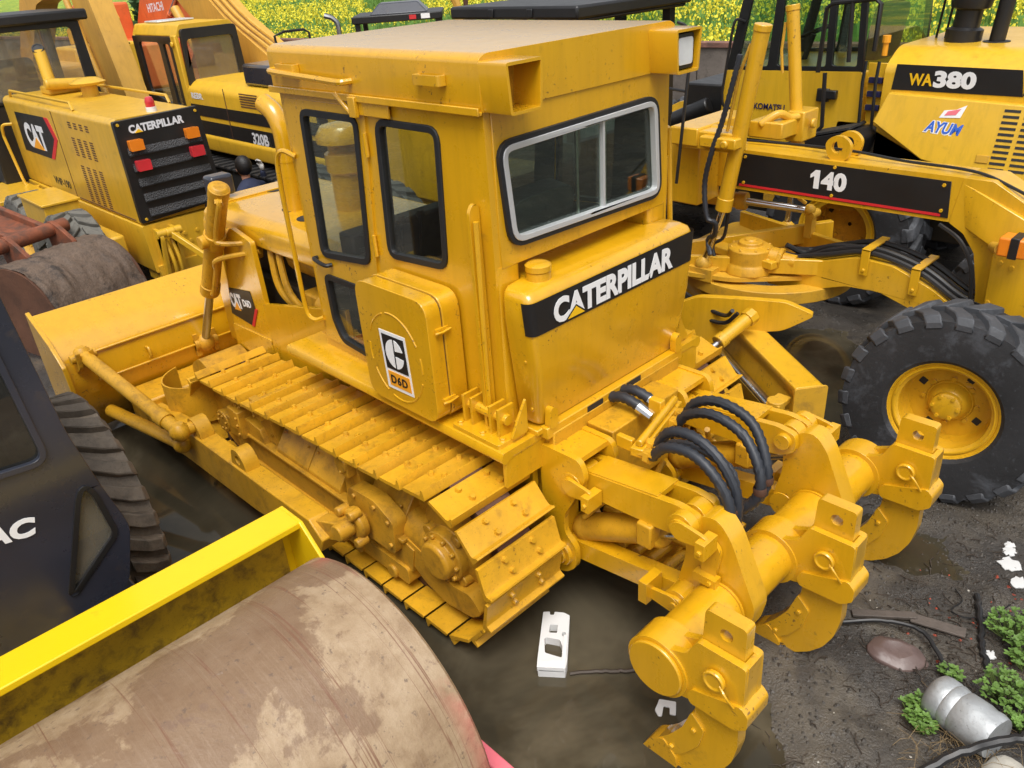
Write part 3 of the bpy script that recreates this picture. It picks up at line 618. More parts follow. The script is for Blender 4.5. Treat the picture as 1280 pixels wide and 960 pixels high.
# ---- fuel tank
def ringz(pts, z): return [(x, y, z) for x, y in pts]
def plan(x0, x1, xi, yo, yi, r=.05): return fillet([(xi, yi, .01), (x0+.16, yi, .01), (x0+.13, yo, .02), (x1, yo, r), (x1, -yo, r), (x0+.13, -yo, .02), (x0+.16, -yi, .01), (xi, -yi, .01)], .02, 4)
m = MB()
R = [ringz(plan(-1.60, -1.605, -1.275, .60, .48), 1.215), ringz(plan(-1.60, -1.612, -1.275, .62, .48), 1.24), ringz(plan(-1.6, -1.655, -1.275, .655, .49), 1.60), ringz(plan(-1.6, -1.655, -1.275, .675, .50), 1.80), ringz(plan(-1.6, -1.65, -1.275, .675, .5), 1.92), ringz(plan(-1.6, -1.635, -1.275, .665, .495), 1.952), ringz(plan(-1.6, -1.60, -1.275, .645, .485), 1.968)]
m.rings(R); tk = m.build('fuel_tank', 'cat', DZ, smooth=50)
def tank_y(z): return .655+(z-1.6)*.1
m = MB(); dp = [(x-.003 if x < -1.6 else x, y*1.0035) for x, y in plan(-1.6, -1.655, -1.275, .6745, .5)]
k0 = [p for p in dp if p[0] < -1.575]
band = sorted([p for p in k0], key=lambda p: p[1])
def bandring(z, dz):
    q = [(x+(-.004), y*1.004) for x, y in plan(-1.6, -1.655, -1.275, .655+(z-1.60)*.1, .49) if x < -1.535]
    q.sort(key=lambda p: (math.atan2(p[1], -(p[0]+1.45)))); return [(x, y, z) for x, y in q]
m.rings([bandring(1.755, 0), bandring(1.80, 0), bandring(1.93, 0)], cap=False, closed=False); bd = m.build('decal_band', 'decal', tk)
LT = text('lettering', 'CATERPILLAR', 'white', bd, (-1.6632, .525, 1.772), (0, -1, 0), (0, 0, 1), .132, .98, .045)
m = MB(); m.px([(.445, 1.771), (.285, 1.771), (.365, 1.832)], -1.660, -1.6667); m.build('triangle_edge', 'decal', bd)
m = MB(); m.px([(.428, 1.7725), (.302, 1.7725), (.365, 1.822)], -1.660, -1.6677); m.build('triangle_mark', 'yellowdecal', bd)
m = MB(); m.lathe([(.062, 0), (.062, .05), (.056, .056), (.066, .058), (.066, .085), (.05, .095), (.02, .098)], (-1.52, .47, 1.955), (0, 0, 1), 20); m.build('filler_cap', 'cat', tk)
m = MB(); m.box(-1.655, -1.60, -.60, .60, 1.145, 1.212); m.box(-1.62, -1.28, -.64, .64, 1.17, 1.205); m.build('tank_sill', 'cat', tk, .006)
for y in (.22, -.12):
    m = MB(); m.px(rrect(y-.065, y+.065, 1.162, 1.202, .004), -1.64, -1.6575); m.build('sill_slot', 'dark', tk)
for s in (1, -1):
    m = MB(); m.px(fillet([(s*.52, 1.20), (s*.52, 1.31), (s*.57, 1.33), (s*.585, 1.20)], .03), -1.62, -1.66); m.build('tank_strap', 'cat', tk, .004)
    m = MB(); m.px(fillet([(s*.66, 1.20), (s*.66, 1.40), (s*.70, 1.34), (s*.78, 1.20)], .02), -1.56, -1.575); m.build('corner_gusset', 'cat', DZ, .003)
    m = MB()
    for z in (1.32, 1.6): m.bolt((-1.58, s*tank_y(z), z), (0, s, 0), .010, .006)
    m.build('side_bolt', 'cat', tk)
m = MB(); m.tube(spline([(-1.36, -.70, 2.42), (-1.36, -.80, 2.44), (-1.36, -.82, 2.36), (-1.37, -.82, 2.2)], 6)[:-1]+[(-1.37, -.82, 2.2), (-1.40, -.82, 1.6)]+spline([(-1.40, -.82, 1.6), (-1.41, -.82, 1.50), (-1.41, -.79, 1.46), (-1.41, -.70, 1.46)], 6)[1:], .017, 8); m.build('grab_rail', 'cat', DZ)

# ---- rear case and ripper
m = MB(); m.box(-1.66, -1.40, -.56, .56, .50, 1.17); m.box(-1.72, -1.62, -.46, .46, .62, 1.08); m.px([(.30, 1.12), (-.30, 1.12), (-.22, .7), (.22, .7)], -1.66, -1.84)
for k in range(8): m.bolt((-1.72, -.42+k*.12, 1.03), (-1, 0, 0), .016); m.bolt((-1.72, -.42+k*.12, .66), (-1, 0, 0), .016)
m.build('rear_case', 'cat_dirty', DZ, .015)
RP = None
for s in (1, -1):
    m = MB()
    br = fillet([(-1.60, .28), (-1.58, 1.10), (-1.86, 1.10), (-1.90, 1.0), (-1.82, .84), (-1.74, .70), (-1.74, .58), (-1.82, .52), (-1.82, .38), (-1.74, .30)], .04, 3)
    m.py(br, s*.56, s*.595); m.py(br, s*.31, s*.345); m.box(-1.72, -1.60, s*.345, s*.56, .3, 1.09)
    m.box(-1.84, -1.62, s*.345, s*.56, 1.06, 1.092); m.build('ripper_bracket', 'cat', DZ, .01)
    # upper link: two cheeks and a top plate
    m = MB()
    ul = fillet([(-1.74, .86), (-1.72, .93), (-1.78, 1.0), (-2.42, 1.07), (-2.53, 1.05), (-2.54, .95), (-2.46, .90), (-2.30, .88)], .03, 3)
    m.py(ul, s*.505, s*.545); m.py(ul, s*.36, s*.40); m.hexa([(-1.86, s*.365, .985), (-2.30, s*.365, 1.035), (-2.30, s*.54, 1.035), (-1.86, s*.54, .985), (-1.86, s*.365, 1.018), (-2.30, s*.365, 1.068), (-2.30, s*.54, 1.068), (-1.86, s*.54, 1.018)])
    m.build('upper_link', 'cat', DZ, .006)
    for px_, pz_ in ((-1.80, .93), (-2.47, 1.0)):
        m = MB(); m.cyl((px_, s*.33, pz_), (px_, s*.60, pz_), .045); m.cyl((px_, s*.41, pz_), (px_, s*.49, pz_), .068); m.cyl((px_, s*.545, pz_), (px_, s*.60, pz_), .072); m.cyl((px_, s*.6, pz_), (px_, s*.615, pz_), .05)
        m.prism(fillet([(-.055, 0), (0, .055), (.16, .03), (.16, -.03), (0, -.055)], .03), (px_, s*.615, pz_), (-1, 0, 0), (0, 0, 1), -.01, .01); m.box(px_-.17, px_-.12, s*.55, s*.66, pz_-.07, pz_+.02); m.bolt((px_-.145, s*.66, pz_-.03), (0, s, 0)); m.build('link_pin', 'cat', DZ, .006)
    m = MB(); ll = fillet([(-1.67, .38), (-1.67, .49), (-1.76, .51), (-2.44, .60), (-2.55, .59), (-2.55, .50), (-2.44, .48)], .04, 3)
    m.py(ll, s*.45, s*.54); m.build('lower_link', 'cat', DZ, .01)
    for px_, pz_ in ((-1.72, .44), (-2.48, .555)):
        m = MB(); m.cyl((px_, s*.40, pz_), (px_, s*.62, pz_), .075); m.cyl((px_, s*.62, pz_), (px_, s*.64, pz_), .05); m.cyl((px_, s*.64, pz_), (px_, s*.648, pz_), .02, n=10)
        if px_ < -2:
            m.prism(fillet([(-.05, 0), (0, .05), (.17, .028), (.17, -.028), (0, -.05)], .03), (px_, s*.632, pz_), (1, 0, 0), (0, 0, 1), -.01, .01); m.box(px_+.13, px_+.18, s*.55, s*.68, pz_-.05, pz_+.08)
        m.build('link_pin', 'cat', DZ, .006)
    # lift cylinder of the ripper
    a, b = Vector((-1.78, s*.45, .56)), Vector((-2.50, s*.45, .90)); d = (b-a).normalized()
    m = MB(); m.cyl(a, a+d*.50, .078, n=22); m.cyl(a+d*.46, a+d*.55, .092, n=22); m.box(a.x-.52*.9-.04, a.x-.52*.9+.05, s*.34, s*.57, .74, .88); m.ball(a, .085, 6); cy = m.build('ripper_cylinder', 'cat_dirty', DZ, .01)
    m = MB(); m.cyl(a+d*.5, b, .045, n=16); m.build('rod', 'chrome', cy)
    m = MB(); m.tube(spline([a+Vector((-.02, s*.05, .10)), (-1.90, s*.42, .78), (-2.05, s*.30, .86), (-2.1, s*.2, 1.0)], 6), .016, 8); m.build('steel_line', 'cat_dirty', cy)
    # arm welded to the tool beam
    m = MB(); ar = fillet([(-2.46, .46), (-2.42, .60), (-2.46, .78), (-2.45, .95), (-2.54, 1.06), (-2.62, 1.07), (-2.69, .99), (-2.84, .66), (-2.81, .50), (-2.66, .43)], .04, 3)
    m.py(ar, s*.405, s*.52); m.build('beam_arm', 'cat', DZ, .012)
    m = MB(); m.prism(fillet([(-.05, 0), (0, .06), (.06, .0), (.035, -.18), (-.035, -.18)], .035), (-2.60, s*.535, .92), (-1, 0, 0), (0, 0, 1), -.012, .012); m.cyl((-2.6, s*.54, .93), (-2.6, s*.56, .93), .03); m.box(-2.66, -2.54, s*.53, s*.58, .72, .77); m.bolt((-2.63, s*.58, .745), (0, s, 0)); m.build('pin_keeper', 'cat', DZ, .005)
m = MB(); m.cyl((-2.66, -1.0, .595), (-2.66, 1.0, .595), .128, n=36); tb = m.build('tool_beam', 'cat', DZ, .008)
BMX, BMZ = -2.66, .595
def make_shank(y):
    m = MB()      # holder: collar and pocket
    e = y+(.11 if y > 0 else -.11 if y < 0 else 0)
    m.py(circ(BMX, BMZ, .155, 36), y-.075, y+.075)
    ck = fillet([(-2.62, .745), (-2.72, .735), (-2.80, .77), (-2.845, .87), (-3.07, .87), (-3.075, .66), (-3.08, .53), (-2.85, .52), (-2.76, .50), (-2.62, .45)], .02, 3)
    for sg in (1, -1): m.py(ck, y+sg*.034, y+sg*.068)
    m.box(-3.073, -3.045, y-.05, y+.05, .53, .866); m.box(-2.86, -2.815, y-.05, y+.05, .53, .80)
    m.py(fillet([(-3.07, .67), (-3.105, .635), (-3.105, .565), (-3.05, .52), (-2.84, .515), (-2.82, .555), (-2.84, .60)], .015), y-.082, y+.082)
    h = m.build('shank_holder', 'cat', DZ, .004)
    m = MB(); m.lathe([(.036, -.10), (.048, -.097), (.048, -.072), (.032, -.068), (.032, .068), (.05, .072), (.05, .094), (.042, .099), (.034, .092), (.01, .092)], (-2.945, y, .735), (0, 1, 0), 24); m.build('shank_pin', 'cat', h, .006)
    m = MB(); m.tube(spline([(-2.975, y+.09, .73), (-3.01, y+.105, .71), (-3.04, y+.085, .65)], 5), .006, 6); m.build('pin_clip', 'cat', h)
    m = MB()
    sp = fillet([(-2.855, 1.03), (-3.04, 1.03), (-3.045, .50), (-3.05, .36), (-3.03, .25), (-2.985, .15), (-2.92, .07), (-2.84, .01), (-2.74, -.03), (-2.65, -.02), (-2.66, .07), (-2.74, .17), (-2.80, .27), (-2.835, .38), (-2.84, .52)], .02, 3)
    m.py(sp, y-.032, y+.032, [circ(-2.955, .95, .03, 14)]); sk = m.build('ripper_shank', 'cat', DZ)
    m = MB(); m.py(fillet([(-2.825, .41), (-2.785, .28), (-2.715, .165), (-2.655, .095), (-2.715, .03), (-2.80, .11), (-2.87, .22), (-2.895, .34)], .015), y-.044, y+.044); m.bolt((-2.845, y+.044, .31), (0, 1, 0)); m.bolt((-2.735, y+.044, .11), (0, 1, 0)); m.build('shin_guard', 'cat', sk, .008)
    m = MB(); m.py(fillet([(-2.69, .125), (-2.615, .06), (-2.575, -.02), (-2.65, -.05), (-2.77, -.035), (-2.765, .05)], .02), y-.05, y+.05); m.build('ripper_tip', 'cat_dirty', sk, .012)
    if y > .5:
        m = MB(); m.cyl((BMX, y+.074, BMZ), (BMX, y+.095, BMZ), .138, n=32); m.build('beam_end_cap', 'cat', DZ, .006)
for y in (.95, 0, -.95): make_shank(y)
for y in (-.535, -.39, .39, .535):
    m = MB(); m.cyl((BMX, y-.005, BMZ), (BMX, y+.005, BMZ), .138, n=32); m.build('weld_bead', 'cat', tb)
# manifold bar, fittings and hoses
m = MB(); m.beam((-2.07, .40, 1.14), (-1.96, -.10, 1.16), .07, .05); m.tube([(-2.07, .38, 1.185), (-1.965, -.08, 1.205)], .021, 8); m.box(-2.02, -1.92, .34, .375, 1.11, 1.18); m.box(-1.98, -1.90, .03, .075, 1.11, 1.25); m.beam((-2.03, .24, 1.10), (-2.0, .08, 1.10), .05, .06); m.build('hose_manifold', 'cat', DZ, .006)
for k, (y, dz, ye) in enumerate(((.37, 0.0, .40), (.31, .05, .34), (.22, -.07, .33), (.04, .0, .10), (-.03, .04, .04))):
    x0_ = -2.11+.02*(k if k < 3 else 4); a = Vector((x0_, y, 1.13+dz*.4))
    m = MB(); m.cyl(a+Vector((.05, 0, 0)), a-Vector((.05, 0, -.02)), .03, n=8); m.cyl(a, a-Vector((.03, 0, 0)), .042, n=6); m.build('hose_fitting', 'cat_dirty', DZ)
    if k < 3: pth = [a-Vector((.03, 0, 0)), (x0_-.12, y+.01, 1.23+dz), (x0_-.26, y+.01, 1.255+dz), (-2.50, y+.02, 1.20+dz*.8), (-2.60, ye, 1.08+dz*.4), (-2.61, ye+.01, .95), (-2.55, ye-.02, .82)]
    else: pth = [a-Vector((.03, 0, 0)), (x0_-.10, y, 1.22+dz), (x0_-.25, y, 1.27+dz), (-2.46, y+.01, 1.22+dz), (-2.585, ye, 1.08+dz*.5), (-2.59, ye+.03, .95), (-2.50, ye+.07, .84)]
    hose(pth, .027 if k != 2 else .024).build('hydraulic_hose', 'hose', DZ)
for q in ((-2.605, .405, 1.0), (-2.60, .355, 1.02), (-2.60, .115, 1.0), (-2.60, .055, 1.03)):
    m = MB(); m.lathe([(.031, -.02), (.033, -.015), (.033, .015), (.031, .02)], q, (.1, 0, 1), 14, cap=False); m.build('hose_clamp', 'rusty', DZ)
for k, (y, x0) in enumerate(((-.02, 0), (.08, 0))):
    hose([(-1.62, y, 1.16), (-1.74, y, 1.20), (-1.86, y-.01, 1.17)], .030).build('hydraulic_hose', 'hose', DZ)
    m = MB(); m.cyl((-1.84, y, 1.175), (-1.93, y, 1.145), .032, .028, 10); m.build('hose_ferrule', 'chrome', DZ)
m = MB(); m.box(-2.2, -1.7, -.34, .34, .28, .32); m.tube([(-1.7, .2, .5), (-2.3, .1, .45)], .03); m.tube([(-1.7, -.1, .6), (-2.4, -.15, .5)], .03)
for k in range(5): m.cyl((-1.8-.1*k, .3, .4), (-1.82-.1*k, -.3, .38), .03, n=8)
m.build('guard_grid', 'cat_dirty', DZ, .006)

# ================================================================== wheels
def make_wheel(parent, c, face, R, W, rr, tmat='tyre', rmat='grader_dirty', lugs=20, dish=.12, hub=True, lean=0, lug_h=.035, steer=0, skew=.12, dmat=None, barrel=.86):
    """wheel with its axle along y; face=+1/-1 is the outer side"""
    cx, cy, cz = c; root = parent
    def place(o):
        o.location = Vector(c)-Vector(root.location); o.rotation_euler = (lean, 0, steer)
    m = MB(); h = W*.40*face
    fd = h*(.8-dish*5)
    m.lathe([(rr*1.0, h*.9), (rr*1.03, h*1.02), (rr*1.08, h*1.05), (rr*1.10, h*1.02), (rr*1.08, h*.98), (rr*1.01, h*.985), (rr*.985, h*.90), (rr*.965, h*.90), (rr*.955, h*.955), (rr*.925, h*.955), (rr*.90, h*.87), (rr*barrel, h*.80), (rr*(barrel-.02), h*.35)], (0, 0, 0), (0, 1, 0), 48, cap=False)
    dk = MB(); dk.lathe([(rr*(barrel-.02), h*.35), (rr*(barrel-.03), fd+.02*face), (rr*(barrel-.07), fd), (.02, fd)], (0, 0, 0), (0, 1, 0), 48, cap=False)
    m.lathe([(rr*1.07, -h*1.04), (rr*.95, -h*.9), (rr*.9, h*.1)], (0, 0, 0), (0, 1, 0), 40, cap=False)
    for k in range(8): a = k*math.pi/4; m.cyl((rr*.50*math.cos(a), fd, rr*.50*math.sin(a)), (rr*.50*math.cos(a), fd+.018*face, rr*.50*math.sin(a)), .016, n=6)
    wh = m.build('wheel', rmat, None); wh.parent = root; place(wh); q = dk.build('wheel_disc', dmat or rmat, None); q.parent = wh
    for k in range(4):
        a = k*math.pi/2+.5; m = MB(); m.prism(rrect(-.022, .022, -.022, .022, .004, 2), (rr*.64*math.cos(a), fd+.001*face, rr*.64*math.sin(a)), (-math.sin(a), 0, math.cos(a)), (math.cos(a), 0, math.sin(a)), -.003, .003); q = m.build('rim_hole', 'dark', None); q.parent = wh
    T = MB(); hw = W/2
    prof = [(rr*1.03, hw*.80), (rr*1.12, hw*.93), (rr+(R-rr)*.5, hw*1.0), (R*.94, hw*.93), (R-lug_h, hw*.80), (R-lug_h, 0), (R-lug_h, -hw*.80), (R*.94, -hw*.93), (rr+(R-rr)*.5, -hw), (rr*1.12, -hw*.93), (rr*1.03, -hw*.80)]
    T.lathe(prof, (0, 0, 0), (0, 1, 0), 56, cap=False)
    pol = lambda r, a, y: (r*math.cos(a), y, r*math.sin(a))
    da = 2*math.pi/lugs; t = T.build('tyre', tmat, None, smooth=30); t.parent = wh; T = MB()
    for k in range(lugs):
        for sd_ in (1, -1):
            a0 = k*da+(da/2 if sd_ < 0 else 0); wv = da*.30
            secs = [(.06*hw, 0, R), (.55*hw, skew, R), (.86*hw, skew*1.35, R*.995), (.985*hw, skew*1.5, R*.93)]
            rg = []
            for y, sk, r in secs:
                ri = r-lug_h*1.3 if y < .9*hw else r-lug_h*1.1
                rg.append([pol(ri, a0+sk-wv*1.1, y*sd_), pol(r, a0+sk-wv*.85, y*sd_), pol(r, a0+sk+wv*.85, y*sd_), pol(ri, a0+sk+wv*1.1, y*sd_)])
            T.rings(rg)
    tr = T.build('tread', 'tread' if tmat == 'tyre' else tmat, None, .006, 1, smooth=30); tr.parent = wh
    if hub:
        m = MB(); f0 = h*(.8-dish*5); m.lathe([(rr*.46, f0), (rr*.44, f0+.012*face), (rr*.42, f0+.012*face), (rr*.34, f0+.06*face), (rr*.29, f0+.075*face), (rr*.28, f0+.11*face), (rr*.21, f0+.12*face), (.01, f0+.12*face)], (0, 0, 0), (0, 1, 0), 24)
        for k in range(6): a = k*math.pi/3; m.cyl((rr*.24*math.cos(a), f0+.11*face, rr*.24*math.sin(a)), (rr*.24*math.cos(a), f0+.13*face, rr*.24*math.sin(a)), .013, n=6)
        hb = m.build('hub', rmat, None); hb.parent = wh
    return wh

# ================================================================== MOTOR GRADER "140" (faces -x), right of the bulldozer
G = thing('motor_grader', (-1.2, -2.72, 0), 'yellow motor grader with long black-panelled beam numbered 140, right of the bulldozer', 'motor grader', 'motor graders')
YN = -2.58
m = MB(); m.py(fillet([(.9, 1.60), (.9, 1.92), (-2.48, 1.90), (-2.52, 1.60), (-2.36, 1.60)], .02), YN, YN-.30); mf = m.build('main_beam', 'grader', G, .012)
m = MB(); m.py(fillet([(-2.40, 1.598), (-2.44, 1.903), (-2.62, 1.90), (-2.98, 1.70), (-3.28, 1.2), (-3.3, .62), (-2.80, .62), (-2.68, .96), (-2.645, 1.20), (-2.59, 1.42), (-2.50, 1.54)], .012, 2), YN+.004, YN-.304); m.build('gooseneck', 'grader', mf, .012)
m = MB(); fq = [(-2.44, YN+.002, 1.87), (-2.50, YN+.002, 1.58), (-2.72, YN+.092, 1.50), (-2.74, YN+.092, 1.03), (-3.22, YN+.092, 1.03), (-3.22, YN+.092, 1.30), (-2.95, YN+.06, 1.66)]
m.add(fq+[(x, YN-.02, z) for x, y, z in fq], [(0, 1, 2), (0, 2, 6), (2, 3, 4, 5), (2, 5, 6), tuple(range(13, 6, -1))]+[(k, (k+1) % 7, (k+1) % 7+7, k+7) for k in range(7)]); m.build('gooseneck_flare', 'grader', mf, .008)
for q in ((-2.78, 1.42), (-2.76, 1.14), (-2.85, 1.40)): m = MB(); m.bolt((q[0], YN+.092, q[1]), (0, 1, 0), .018); m.build('cover_bolt', 'grader', mf)
m = MB(); m.cyl((-2.84, YN+.08, .88), (-2.84, YN+.10, .88), .085); m.build('access_hole', 'dark', mf)
m = MB(); m.py([(-.80, 1.625), (-.82, 1.885), (-2.37, 1.868), (-2.39, 1.625)], YN, YN+.006); dc = m.build('side_panel', 'decal', mf, .002)
m = MB(); m.py([(-.82, 1.63), (-.825, 1.648), (-2.34, 1.648), (-2.34, 1.63)], YN+.006, YN+.0085); m.build('red_stripe', 'reddecal', dc)
text('lettering', '40', 'white', dc, (-1.49, YN+.008, 1.695), (-1, 0, 0), (0, 0, 1), .135, .19, .05)
m = MB(); m.py([(-1.405, 1.795), (-1.44, 1.83), (-1.475, 1.83), (-1.475, 1.695), (-1.435, 1.695), (-1.435, 1.785), (-1.405, 1.768)], YN+.006, YN+.010); m.build('lettering', 'white', dc)
m = MB()
for q in ((-.86, 1.86), (-.86, 1.66), (-1.58, 1.865), (-1.58, 1.66), (-2.33, 1.84), (-2.34, 1.67)): m.bolt((q[0], YN+.006, q[1]), (0, 1, 0), .014, .008)
m.build('panel_bolt', 'grader', dc)
for y in (YN-.06, YN-.24):
    m = MB(); m.py(fillet([(-1.50, 1.90), (-1.46, 2.02), (-1.52, 2.075), (-1.60, 2.075), (-1.66, 2.02), (-1.64, 1.90)], .05, 4), y-.02, y+.02, [circ(-1.555, 1.995, .042, 14)]); m.build('lifting_lug', 'grader', mf, .006)
m = MB(); m.tube(spline([(-.7, YN-.2, 1.935), (-1.2, YN-.22, 1.94), (-1.62, YN-.15, 1.955), (-2.0, YN-.14, 1.93), (-2.45, YN-.10, 1.925), (-2.7, YN-.05, 1.87), (-2.95, YN-.02, 1.76), (-3.1, YN+.05, 1.6)], 8), .010, 6); m.build('wiring', 'cable', G)
m = MB(); m.tube(spline([(-2.36, YN+.05, 1.59), (-2.52, YN+.10, 1.52), (-2.62, YN+.10, 1.36), (-2.65, YN+.10, 1.2), (-2.67, YN+.10, 1.0)], 6), .014, 6); m.build('edge_trim', 'cable', mf)
# saddle, lift cylinders
m = MB(); m.box(-.62, -.36, -2.62, -2.30, 1.50, 2.02); m.box(-1.02, -.50, -2.30, -2.15, 1.98, 2.12); m.box(-.70, -.45, -2.9, -2.135, 2.0, 2.135); m.box(-1.05, -.75, -2.24, -2.08, 2.02, 2.10); m.cyl((-.97, -2.08, 2.06), (-.97, -2.05, 2.06), .03); m.cyl((-.9, -2.35, 2.06), (-.66, -2.35, 2.06), .07); m.build('saddle', 'grader', G, .012)
m = MB(); m.box(-.95, -.65, -3.42, -2.95, 1.92, 2.05); m.box(-1.0, -.85, -3.45, -3.2, 1.86, 2.1); m.cyl((-1.02, -3.3, 2.0), (-1.05, -3.3, 2.0), .04); m.tube(spline([(-.75, -2.95, 2.02), (-.85, -3.05, 2.10), (-.9, -3.15, 2.06), (-.95, -3.22, 2.06)], 5), .035); m.build('saddle', 'grader', G, .012)
for a, b, c in (((-1.13, -2.2, 2.83), (-.92, -2.2, 1.56), (-.77, -2.2, 1.08)), ((-.76, -3.3, 2.86), (-.92, -3.3, 1.80), (-.9, -3.3, 1.1))):
    q = .056 if c[1] > -3 else .05
    m = MB(); m.cyl(a, b, q, n=20); d = (Vector(a)-Vector(b)).normalized(); m.cyl(Vector(a)-d*.03, Vector(a)+d*.015, q+.005, n=20); m.cyl(Vector(b)-d*.02, Vector(b)+d*.08, q+.006, n=20)
    cy = m.build('blade_lift_cylinder', 'grader', G, .005)
    m = MB(); m.cyl(b, c, .028, n=14); m.build('rod', 'chrome', cy)
    m = MB(); m.ball(c, .07, 6); m.box(c[0]-.12, c[0]+.10, c[1]-.07, c[1]+.07, c[2]-.12, c[2]-.02); m.build('rod_socket', 'grader_dirty', cy)
    m = MB(); o_ = Vector((.09, .03, -.02)); m.tube([Vector(a)+o_*.6-d*.1, Vector(a)+o_-d*.3, Vector(b)+o_+d*.6], .012, 6); m.build('steel_line', 'grader_dirty', cy)
hose([(-1.02, -2.12, 2.66), (-.98, -2.105, 2.45), (-.92, -2.10, 2.2), (-.86, -2.09, 2.0), (-.80, -2.11, 1.75), (-.84, -2.1, 1.5), (-.90, -2.12, 1.46), (-.88, -2.16, 1.35), (-.80, -2.2, 1.28), (-.86, -2.15, 1.18)], .02).build('hydraulic_hose', 'hose', G)
hose([(-.92, -2.28, 1.55), (-.88, -2.3, 1.3), (-.80, -2.28, 1.22), (-.84, -2.25, 1.12)], .014, False).build('hydraulic_hose', 'cable', G)
# sideshift cylinder
m = MB(); m.cyl((-.15, -2.72, 1.45), (-.72, -2.86, 1.42), .065); m.cyl((-.66, -2.85, 1.42), (-.74, -2.865, 1.42), .075); sc_ = m.build('sideshift_cylinder', 'grader_dirty', G, .005)
m = MB(); m.cyl((-.72, -2.86, 1.42), (-1.18, -3.05, 1.37), .03); m.build('rod', 'chrome', sc_)
m = MB(); m.ball((-1.2, -3.06, 1.37), .05, 6); m.box(-1.24, -1.18, -3.12, -3.04, 1.14, 1.34); m.cyl((-1.22, -3.16, 1.33), (-1.22, -3.03, 1.33), .035); m.tube(spline([(-1.16, -3.06, 1.42), (-1.12, -3.0, 1.48), (-1.18, -3.0, 1.50)], 4), .015, 6); m.build('rod_socket', 'grader_dirty', sc_)
# circle and drawbar
m = MB(); cc = (-1.02, -2.80)
ro = [(cc[0]+.68*math.cos(2*math.pi*k/48), cc[1]+.68*math.sin(2*math.pi*k/48)) for k in range(48)]; ri = [(cc[0]+.52*math.cos(2*math.pi*k/48), cc[1]+.52*math.sin(2*math.pi*k/48)) for k in range(48)]
m.pz(ro, .86, .96, [ri]); m.build('circle', 'grader_dirty', G, .008)
m = MB(); m.pz(fillet([(-.30, -2.05), (-.30, -3.45), (-.45, -3.5), (-1.0, -3.30), (-1.55, -2.92), (-1.55, -2.60), (-1.05, -2.18), (-.5, -2.05)], .08, 3), .985, 1.02); db = m.build('drawbar_plate', 'grader_dirty', G, .006)
m = MB(); m.beam((-.32, -2.10, 1.08), (-1.30, -3.30, 1.16), .06, .16); m.beam((-.36, -2.06, 1.06), (-1.75, -2.62, 1.12), .05, .12); m.beam((-.40, -3.4, 1.08), (-1.7, -2.92, 1.12), .05, .14); m.beam((-.7, -2.5, 1.12), (-1.3, -2.4, 1.12), .14, .06); m.build('drawbar_rib', 'grader', db, .006)
m = MB(); m.prism([(0, 0), (.14, 0), (0, .12)], (-.78, -2.62, 1.02), (.5, -.86, 0), (0, 0, 1), -.012, .012); m.prism([(0, 0), (.14, 0), (0, .12)], (-1.02, -2.95, 1.05), (.5, -.86, 0), (0, 0, 1), -.012, .012); m.build('gusset', 'grader', db)
m = MB(); m.py(fillet([(-1.15, .90), (-1.15, 1.06), (-1.50, 1.14), (-1.85, 1.255), (-2.12, 1.24), (-2.40, 1.13), (-2.66, .98), (-2.68, .84), (-2.56, .80), (-2.3, .95), (-2.05, 1.03), (-1.8, 1.02), (-1.45, .90)], .04, 3), -2.52, -2.82); dn = m.build('drawbar_neck', 'grader', db, .012)
m = MB(); m.ball((-2.70, -2.67, .92), .10, 7); m.build('drawbar_ball', 'grader_dirty', db)
for x, z in ((-1.92, 1.26), (-2.28, 1.19)):
    m = MB(); m.box(x-.03, x+.03, -2.51, -2.495, z-.12, z+.075); m.box(x-.03, x+.03, -2.84, -2.495, z+.062, z+.078); m.bolt((x, -2.495, z-.08), (0, 1, 0), .014); m.build('hose_strap', 'grader', db, .003)
for k in range(5):
    y = -2.56-.05*k; dz = .02*math.sin(k*2)
    m = MB(); m.tube(spline([(-1.24-.02*k, -2.48-.04*k, 1.13+.05*(k % 3)), (-1.40, y, 1.16-.02*(k % 2)), (-1.62, y, 1.22+.02*(k % 3)), (-1.92, y, 1.295+dz), (-2.28, y, 1.225+dz), (-2.58, y+.02, 1.08+dz), (-2.8, y+.02, 1.04+dz)], 8), .021, 8); m.build('hydraulic_hose', 'cable', G)
m = MB(); m.lathe([(.20, -.06), (.19, 0), (.175, .02), (.175, .13), (.15, .145), (.10, .15), (.095, .18), (.05, .185), (.045, .2), (.0, .2)], (-1.05, -2.42, 1.08), (0, 0, 1), 12); 
for k in range(8): m.bolt((-1.05+.15*math.cos(k*.785), -2.42+.15*math.sin(k*.785), 1.22), (0, 0, 1), .014)
m.cyl((-1.2, -2.46, 1.15), (-1.30, -2.48, 1.14), .08, n=14); m.cyl((-1.30, -2.48, 1.14), (-1.40, -2.50, 1.13), .055, n=14); m.cyl((-1.27, -2.475, 1.142), (-1.30, -2.48, 1.14), .09, n=8); m.build('circle_drive', 'cat_dirty', G, .006)
